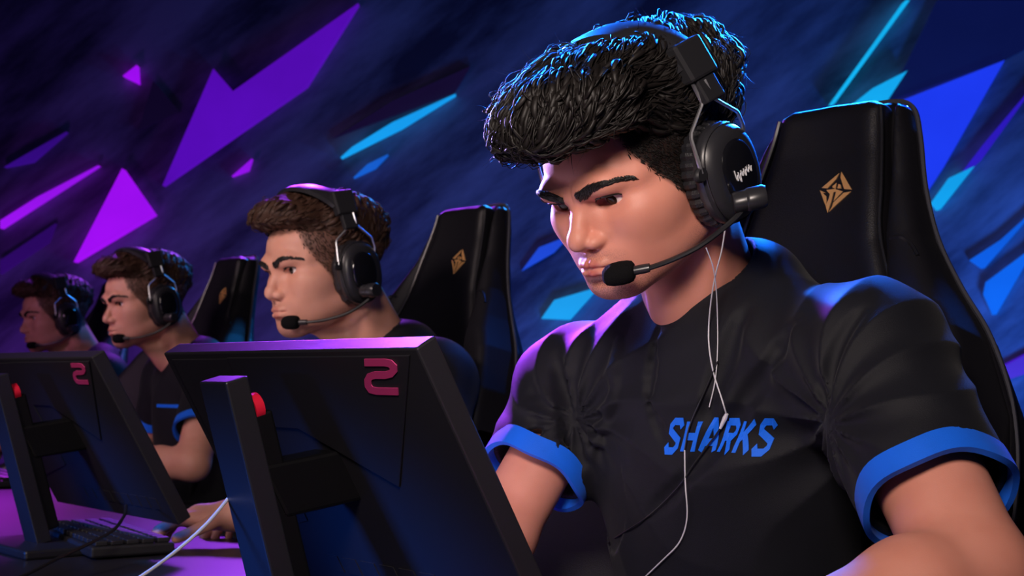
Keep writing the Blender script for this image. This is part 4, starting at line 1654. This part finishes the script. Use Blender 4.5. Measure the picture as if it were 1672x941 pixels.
def make_second():
    hp = V(0, .20, 1.176)
    hR = rotz(R_(7)) @ rotx(R_(-10)) @ roty(R_(2))
    s = Person(V(0, 0, 0), hp, hR, V(1.07, 1.10, .97), V(0, .085, 1.030), V(0, -.01, .53),
               [V(.185, .075, .975), V(-.185, .075, .975)], [V(.28, .10, .765), V(-.350, .190, .760)],
               [V(.075, .275, .748), V(-.080, .405, .752)], [unit(V(-.25, .96, -.08)), unit(V(.42, .90, -.08))], 0.0,
               curl=(.45, .4), open=.0066, hem=(.66, .66), gz=-4, sl=((.074, .066),) * 2)
    root = thing('person', 'x', 'person', None)
    v, f, at, (hv, hf) = s.body_mesh(.0021, .0050)
    obj('body', v, f, M['skin2'], root, attrs=at)
    face_bits(s, root, hv, hf, 'brow', dense=.45)
    jv, jf = s.jersey_mesh(.0055)
    je = obj('jersey', jv, jf, M['jersey'], root)
    for i in (0, 1):
        s.cuff_mesh(i, n=36).build('sleeve_cuff', M['cuff'], je, True)['label'] = 'blue sleeve cuff'
    # blue chest print
    cast = caster(jv, jf)
    mb = MB()
    for st in [[(0, .5), (1, .5)]]:
        ribbon(mb, [(x, y) for x, y in st], .30, lambda a, b, h: cast(V(-.115 + a * .095, .6, .885 + b * .03), V(0, -1, 0)) + V(0, .0012 + h, 0), .001)
    mb.build('chest_print', M['blueprint'], je, False)['label'] = 'blue print on the chest'
    add_lower(s, root, [V(.12, .40, .50), V(-.12, .40, .50)], [V(.13, .42, .09), V(-.13, .42, .09)], M['trousers'], M['shoe'])
    rng = np.random.RandomState(21)
    lv, lf = mesh_sdf(hair_short_sdf, (-.13, -.18, -.07), (.13, .17, .2), .0030)
    parts = [(lv, lf)]
    for n, ln, wd, st, sd in ((600, .036, .0046, dict(rise=.003, tip=.003, curl=.3), 5), (1500, .030, .0016, dict(rise=.003, tip=.005, curl=.4), 4),
                              (250, .022, .0008, dict(rise=.003, tip=.012, tipq=0, curl=.8), 4)):
        parts.append(hair_locks(hair_short_sdf, lv, lf, rng, n, ln, wd, dict(st, part=.15, fwd=1.0, down=.25, swirl=.5, swf=50.), sides=sd, seg=6))
    parts.append(fade_locks(s, hv, hf, rng, 4000, .0065, .0007))
    k = np.cumsum([0] + [len(q[0]) for q in parts])
    obj('hair', s.to(np.concatenate([q[0] for q in parts])), np.concatenate([q[1] + o for q, o in zip(parts, k)]), M['hair2'], root)
    hs = headset(s.to, None, 'x', res_n=32, detail=False, top=.068, lean=.040, jx=(-.95, -.25, -.05),
                 boom=[(-.128, -.002, -.045), (-.124, .010, -.060), (-.110, .040, -.076), (-.086, .070, -.082), (-.066, .092, -.081), (-.055, .101, -.079)])
    return root, hs


def people_row():
    root, hs = make_second()
    spots = [(536, 2.60, 121.5, 'brown-haired player in profile behind the near monitor, second from the front', 'black headset with boom microphone on the second player, behind the near monitor'),
             (243, 3.90, 122, 'brown-haired player behind the left monitor with bare forearm on the desk', 'black headset on the player behind the left monitor'),
             (95, 4.95, 121, 'farthest player at the left edge, small and washed in purple light', 'small black headset on the farthest player at the left edge')]
    first = True
    out = []
    for px, y, yaw, lab, lab2 in spots:
        h = P(px, 450, y)
        f = V(-math.sin(R_(yaw)), math.cos(R_(yaw)), 0)
        b = h * V(1, 1, 0) - f * .20
        m = pose(b[0], b[1], yaw)
        if first:
            root.matrix_world = m
            hs.matrix_world = m
            root['label'], hs['label'] = lab, lab2
            first = False
        else:
            dup(root, lab, m)
            dup(hs, lab2, m)
        out.append((b, yaw))
    return out
# ------------------------------------------------------------------ stage: floor, back wall and its shard-shaped light panels
WY = 7.6


def stage():
    wm = mat('back wall paint', (.20, .20, .24), .8, spec=.2)
    nt = wm.node_tree
    b = nt.nodes['Principled BSDF']
    tc = nt.nodes.new('ShaderNodeTexCoord')
    mp = nt.nodes.new('ShaderNodeMapping')
    mp.inputs['Rotation'].default_value = (0, R_(38), 0)
    m2 = nt.nodes.new('ShaderNodeMapping')
    m2.inputs['Scale'].default_value = (.5, 1, 1.9)
    nt.links.new(mp.outputs['Vector'], m2.inputs['Vector'])
    n1 = nt.nodes.new('ShaderNodeTexNoise')
    n1.inputs['Scale'].default_value = 1.6
    n1.inputs['Detail'].default_value = 6
    n1.inputs['Roughness'].default_value = .62
    rp = nt.nodes.new('ShaderNodeMapRange')
    rp.inputs['From Min'].default_value = .36
    rp.inputs['From Max'].default_value = .66
    mx = nt.nodes.new('ShaderNodeMix')
    mx.data_type = 'RGBA'
    mx.inputs['A'].default_value = (.055, .05, .075, 1)
    mx.inputs['B'].default_value = (.34, .34, .40, 1)
    nt.links.new(tc.outputs['Object'], mp.inputs['Vector'])
    nt.links.new(m2.outputs['Vector'], n1.inputs['Vector'])
    nt.links.new(n1.outputs['Fac'], rp.inputs['Value'])
    nt.links.new(rp.outputs[0], mx.inputs['Factor'])
    nt.links.new(mx.outputs['Result'], b.inputs['Base Color'])
    o = MB().box((0, WY + .1, 2.6), (14, .2, 5.2)).build('wall_back', wm)
    tag(o, 'dark painted back wall of the stage', 'wall', kind='structure')
    fm = mat('stage floor', (.012, .012, .018), .35, vary=.3, vscale=3)
    o = MB().box((0, 3.4, -.05), (14, 9.2, .1)).build('floor', fm)
    tag(o, 'dark stage floor', 'floor', kind='structure')


def shard(poly, col, strength, label, off=.06, kind='light_panel', cat='light panel', group='glowing shard panels on the wall'):
    key = (col, round(strength, 3))
    nm = 'panel glow ' + col
    m = bpy.data.materials.get(nm)
    if m is None:
        c = lin(col)
        m = mat(nm, (.01, .01, .012), .5, emit=c, estr=strength)
        nt = m.node_tree
        b = nt.nodes['Principled BSDF']
        tc = nt.nodes.new('ShaderNodeTexCoord')
        n = nt.nodes.new('ShaderNodeTexNoise')
        n.inputs['Scale'].default_value = 2.2
        n.inputs['Detail'].default_value = 5
        nt.links.new(tc.outputs['Object'], n.inputs['Vector'])
        mx = nt.nodes.new('ShaderNodeMix')
        mx.data_type = 'RGBA'
        mx.inputs['A'].default_value = (*[x * .72 for x in c], 1)
        mx.inputs['B'].default_value = (*[min(1, x * 1.18) for x in c], 1)
        nt.links.new(n.outputs['Fac'], mx.inputs['Factor'])
        nt.links.new(mx.outputs['Result'], b.inputs['Emission Color'])
    y = WY - off
    w3 = [P(px, py, y) for px, py in poly]
    c = np.mean(w3, axis=0)
    q = [(p[0] - c[0], p[2] - c[2]) for p in w3]
    mb = MB().prism(q, frame(V(1, 0, 0), V(0, 0, 1), V(0, 1, 0), V(0, 0, 0)), off - .002)
    o = mb.build(kind, m)
    o.location = (c[0], y, c[2])
    tag(o, label, cat, group)
    return o


SHARDS = [
    ([(585, 5), (500, 140), (265, 303), (348, 112), (380, 149)], '5408b4', 1, 'large purple lightning-shaped panel, biggest on the dark wall', .07),
    ([(199, 275), (251, 350), (120, 428)], 'a00cff', 1, 'bright violet triangle panel above the two farthest players', .08),
    ([(223, 106), (225, 136), (200, 124)], 'a00cff', 1, 'tiny violet triangle panel alone near the top left', .06),
    ([(411, 259), (405, 278), (378, 288)], '9410ee', 1, 'small violet sliver panel beside the foot of the large purple panel', .05),
    ([(108, 215), (52, 264), (6, 273), (42, 252)], '32087e', 1, 'dim indigo splinter panel near the left edge of the wall', .05),
    ([(0, 360), (60, 322), (160, 270), (70, 328), (0, 373)], '9a12f4', 1, 'long thin violet streak panel running in from the left edge', .06),
    ([(250, 132), (292, 182), (226, 212)], '0c0420', 1, 'barely lit dark violet shard left of the large purple panel', .03),
    ([(768, 108), (742, 152), (545, 225), (640, 165)], '10052a', 1, 'faint dark violet shard above the thin blue streak', .03),
    ([(90, 365), (78, 396), (0, 448), (0, 425)], '2a0660', 1, 'dim purple shard low at the left edge of the wall', .04),
    ([(744, 153), (655, 208), (556, 257), (575, 240), (640, 200)], '12a0ff', 1, 'long thin bright blue streak panel between the second and front players', .08),
    ([(633, 252), (612, 274), (577, 290), (600, 268)], '125ed0', 1, 'short blue splinter panel below the long blue streak', .06),
    ([(1479, 0), (1486, 0), (1364, 168), (1358, 168)], '12b2ff', 1, 'hair-thin cyan streak panel above the front chair', .08),
    ([(1482, 115), (1440, 178), (1385, 176), (1425, 144)], '12acff', 1, 'cyan triangle panel touching the top of the front chair', .09),
    ([(1641, 98), (1542, 272), (1512, 318), (1440, 200), (1436, 178)], '1c3aff', 1, 'large royal blue shard panel right of the front chair', .07),
    ([(1532, 0), (1672, 0), (1690, 72), (1641, 98), (1452, 164)], '081045', 1, 'deep navy shard panel in the top right corner', .04),
    ([(1690, 140), (1602, 262), (1560, 300), (1612, 232)], '2c16be', 1, 'slender indigo shard panel at the right edge', .06),
    ([(1592, 271), (1536, 342), (1526, 330), (1556, 288)], '10a2f2', 1, 'small light blue shard panel beside the chair wing', .08),
    ([(1690, 345), (1608, 438), (1588, 424), (1640, 390)], '0a5ce2', 1, 'mid blue shard panel at the right edge above the broadest one', .06),
    ([(1690, 405), (1627, 514), (1612, 480), (1616, 460)], '0a64f4', 1, 'broad blue shard panel at the right edge beside the chair', .07),
    ([(1690, 572), (1690, 606), (1622, 628), (1632, 602)], '4412c0', 1, 'purple shard panel low at the right edge', .06),
    ([(980, 468), (932, 522), (884, 520), (905, 490)], '12a0f4', 1, 'light blue shard panel behind the front player\'s far shoulder', .07),
    ([(932, 384), (905, 412), (852, 442), (880, 404)], '1646d8', 1, 'blue shard panel left of the front player\'s chin', .05),
]
# ------------------------------------------------------------------ lights of the stage
def area(name, loc, target, size, power, col, size_y=None, spread=None):
    d = bpy.data.lights.new(name, 'AREA')
    d.energy = power
    d.color = col
    d.size = size
    if size_y:
        d.shape = 'RECTANGLE'
        d.size_y = size_y
    if spread: d.spread = R_(spread)
    o = bpy.data.objects.new(name, d)
    o.location = loc
    o.rotation_euler = (Vector(target) - Vector(loc)).to_track_quat('-Z', 'Y').to_euler()
    COL.objects.link(o)
    return o


BLUE = (.015, .17, 1.0)
AZURE = (.02, .30, 1.0)
VIOLET = (.36, .05, 1.0)
RIM = (.006, .15, 1.0)
MAGENTA = (.62, .03, .95)
WARM = (1.0, .84, .76)
# on the front player
area('key_light', (-.14, .18, 1.58), (.15, 1.42, 1.10), .30, 4.7, WARM, spread=90)
area('rim_light_blue', (.95, 3.8, 2.45), (.25, 1.5, 1.2), .45, 19, RIM, spread=40)
area('hair_rim_blue', (1.2, 3.3, 2.6), (.19, 1.50, 1.34), .25, 7.5, RIM, spread=8)
area('rim_light_violet', (-.55, 4.1, 2.5), (-.05, 1.66, 1.05), .25, 3.4, VIOLET, spread=12)
area('side_light_blue', (-.80, 1.12, .92), (-.33, 1.37, .80), .12, .50, BLUE, spread=34)
area('side_light_blue', (-1.35, 2.0, .95), (-.84, 2.3, .80), .12, .35, BLUE, spread=34)
area('chair_rim_azure', (1.35, 5.2, 1.75), (.56, 1.75, 1.02), .25, 9, AZURE, spread=12)
area('hair_rim_azure', (-.9, 4.0, 2.9), (.12, 1.45, 1.34), .25, 7.0, RIM, spread=9)
area('face_rim_lavender', (-1.25, 3.4, 1.85), (.05, 1.42, 1.20), .10, .75, (.50, .34, 1.0), spread=8)
# along the row
area('row_key_light', (-1.3, 1.2, 2.0), (-.45, 2.6, 1.1), .4, 3.2, (1.0, .78, .74), spread=70)
area('row_key_light', (-2.1, 2.7, 2.0), (-1.0, 3.9, 1.15), .3, .7, (1.0, .78, .74), spread=50)
area('row_rim_blue', (.25, 6.5, 3.0), (-.6, 2.9, 1.1), .5, 20, AZURE, spread=90)
area('row_rim_violet', (-1.2, 6.9, 3.1), (-1.2, 4.2, 1.1), .6, 26, VIOLET, spread=90)
area('desk_light_magenta', (-1.7, 4.6, 2.0), (-1.35, 3.3, .7), .2, 1.5, MAGENTA, spread=34)
area('row_fill_pink', (-2.7, 2.4, 1.6), (-1.35, 4.3, 1.1), .4, 1.6, (.85, .38, .80), spread=60)
# washes on the back wall
area('wall_wash_blue', (3.1, 6.3, .5), (2.3, 7.6, 1.9), .4, 40, BLUE)
area('wall_wash_blue', (.35, 6.5, .5), (.25, 7.6, 1.5), .35, 14, BLUE)
area('wall_wash_blue', (1.3, 6.0, 3.6), (1.2, 7.6, 2.4), .5, 3.5, BLUE)
area('wall_wash_violet', (-2.5, 6.3, .5), (-2.4, 7.6, 1.5), .4, 7, VIOLET)
# ------------------------------------------------------------------ camera, world, colour
cd = bpy.data.cameras.new('camera')
cd.sensor_width = 36
cd.lens = 36 * FPX / 1672
cd.clip_start = .02
cd.clip_end = 60
cam = bpy.data.objects.new('camera', cd)
cam.location = (0, 0, CAMZ)
cam.rotation_euler = (math.pi / 2 + PITCH, 0, 0)
COL.objects.link(cam)
SC.camera = cam
cd.dof.use_dof = True
cd.dof.focus_distance = 1.36
cd.dof.aperture_fstop = 14
vs_ = SC.view_settings
SC.display_settings.display_device = 'sRGB'
vs_.view_transform = 'Standard'
vs_.look = 'None'
vs_.exposure = 0
vs_.gamma = 1
vs_.use_curve_mapping = False
w = bpy.data.worlds.new('world')
SC.world = w
w.use_nodes = True
w.node_tree.nodes['Background'].inputs['Color'].default_value = (.002, .0025, .008, 1)
w.node_tree.nodes['Background'].inputs['Strength'].default_value = 1.0
# ------------------------------------------------------------------ build
stage()
for s_ in SHARDS: shard(*s_)
main, main_root, main_hs, jv, jf = make_main()
chair = make_chair('black gaming chair with gold emblem behind the large front player')
RUN_CH = [((1339, 338), 1.76, 133, None),
          ((740, 455), 2.88, 132, 'black gaming chair with gold emblem behind the second player'),
          ((361, 512), 4.20, 130, 'black gaming chair with small gold emblem behind the third player'),
          ((172, 545), 5.30, 130, 'farthest dark gaming chair, half hidden behind the third player\'s head')]
for (px, py), y, yaw, lab in RUN_CH:
    p = P(px, py, y)
    f = V(-math.sin(R_(yaw)), math.cos(R_(yaw)), 0)
    b = p + f * .355
    if lab is None: chair.matrix_world = pose(b[0], b[1], yaw)
    else: dup(chair, lab, pose(b[0], b[1], yaw))
mon, morg = make_monitor('near black monitor seen from behind with pink logo, beside the large player')
dup(mon, 'black monitor at the left edge with pink logo, its foot on the desk', Matrix.Translation(morg + M_STEP))
desk, de0, dd, dn = make_desk()
row = people_row()
earphones(jv, jf)
cable('monitor_cable', 'pale cable hanging from the left edge of the near monitor', 'cable',
      [P(384, 798, 1.43), P(372, 815, 1.42), P(335, 858, 1.39), P(285, 902, 1.36), P(225, 945, 1.32), P(120, 1010, 1.28), P(0, 1085, 1.24)], .0018, M['whitecable'])
cable('monitor_cable', 'dark cable drooping from the left monitor past its foot', 'cable',
      [P(206, 826, 2.27), P(203, 842, 2.22), P(185, 866, 2.16), P(150, 886, 2.10), P(95, 912, 2.02), P(30, 944, 1.95), P(-60, 972, 1.88)], .0026, M['blackcable'])
kb = make_keyboard('black keyboard under the second player\'s hands behind the left monitor')
mo = make_mouse('black mouse on a dark mouse pad left of the left monitor')
for i, (b, yaw) in enumerate(row[:2]):
    f = V(-math.sin(R_(yaw)), math.cos(R_(yaw)), 0)
    r = np.cross(f, V(0, 0, 1))
    q = b + f * .60 + r * .03
    m = b + f * .45 + r * .38
    if i == 0:
        kb.matrix_world = pose(q[0], q[1], yaw + 180, DESKZ + .001)
    else:
        dup(kb, 'farther black keyboard on the desk left of the left monitor\'s stand', pose(q[0], q[1], yaw + 180, DESKZ + .001))
        mo.matrix_world = pose(m[0], m[1], yaw, DESKZ + .0036)
        o = MB().box((0, 0, .0015), (.30, .26, .003)).build('mouse_pad', M['mousepad'], None, False, bevel=.001)
        o.matrix_world = pose(m[0], m[1], yaw, DESKZ + .0005)
        tag(o, 'dark mouse pad with a mouse on it left of the left monitor', 'mouse pad')
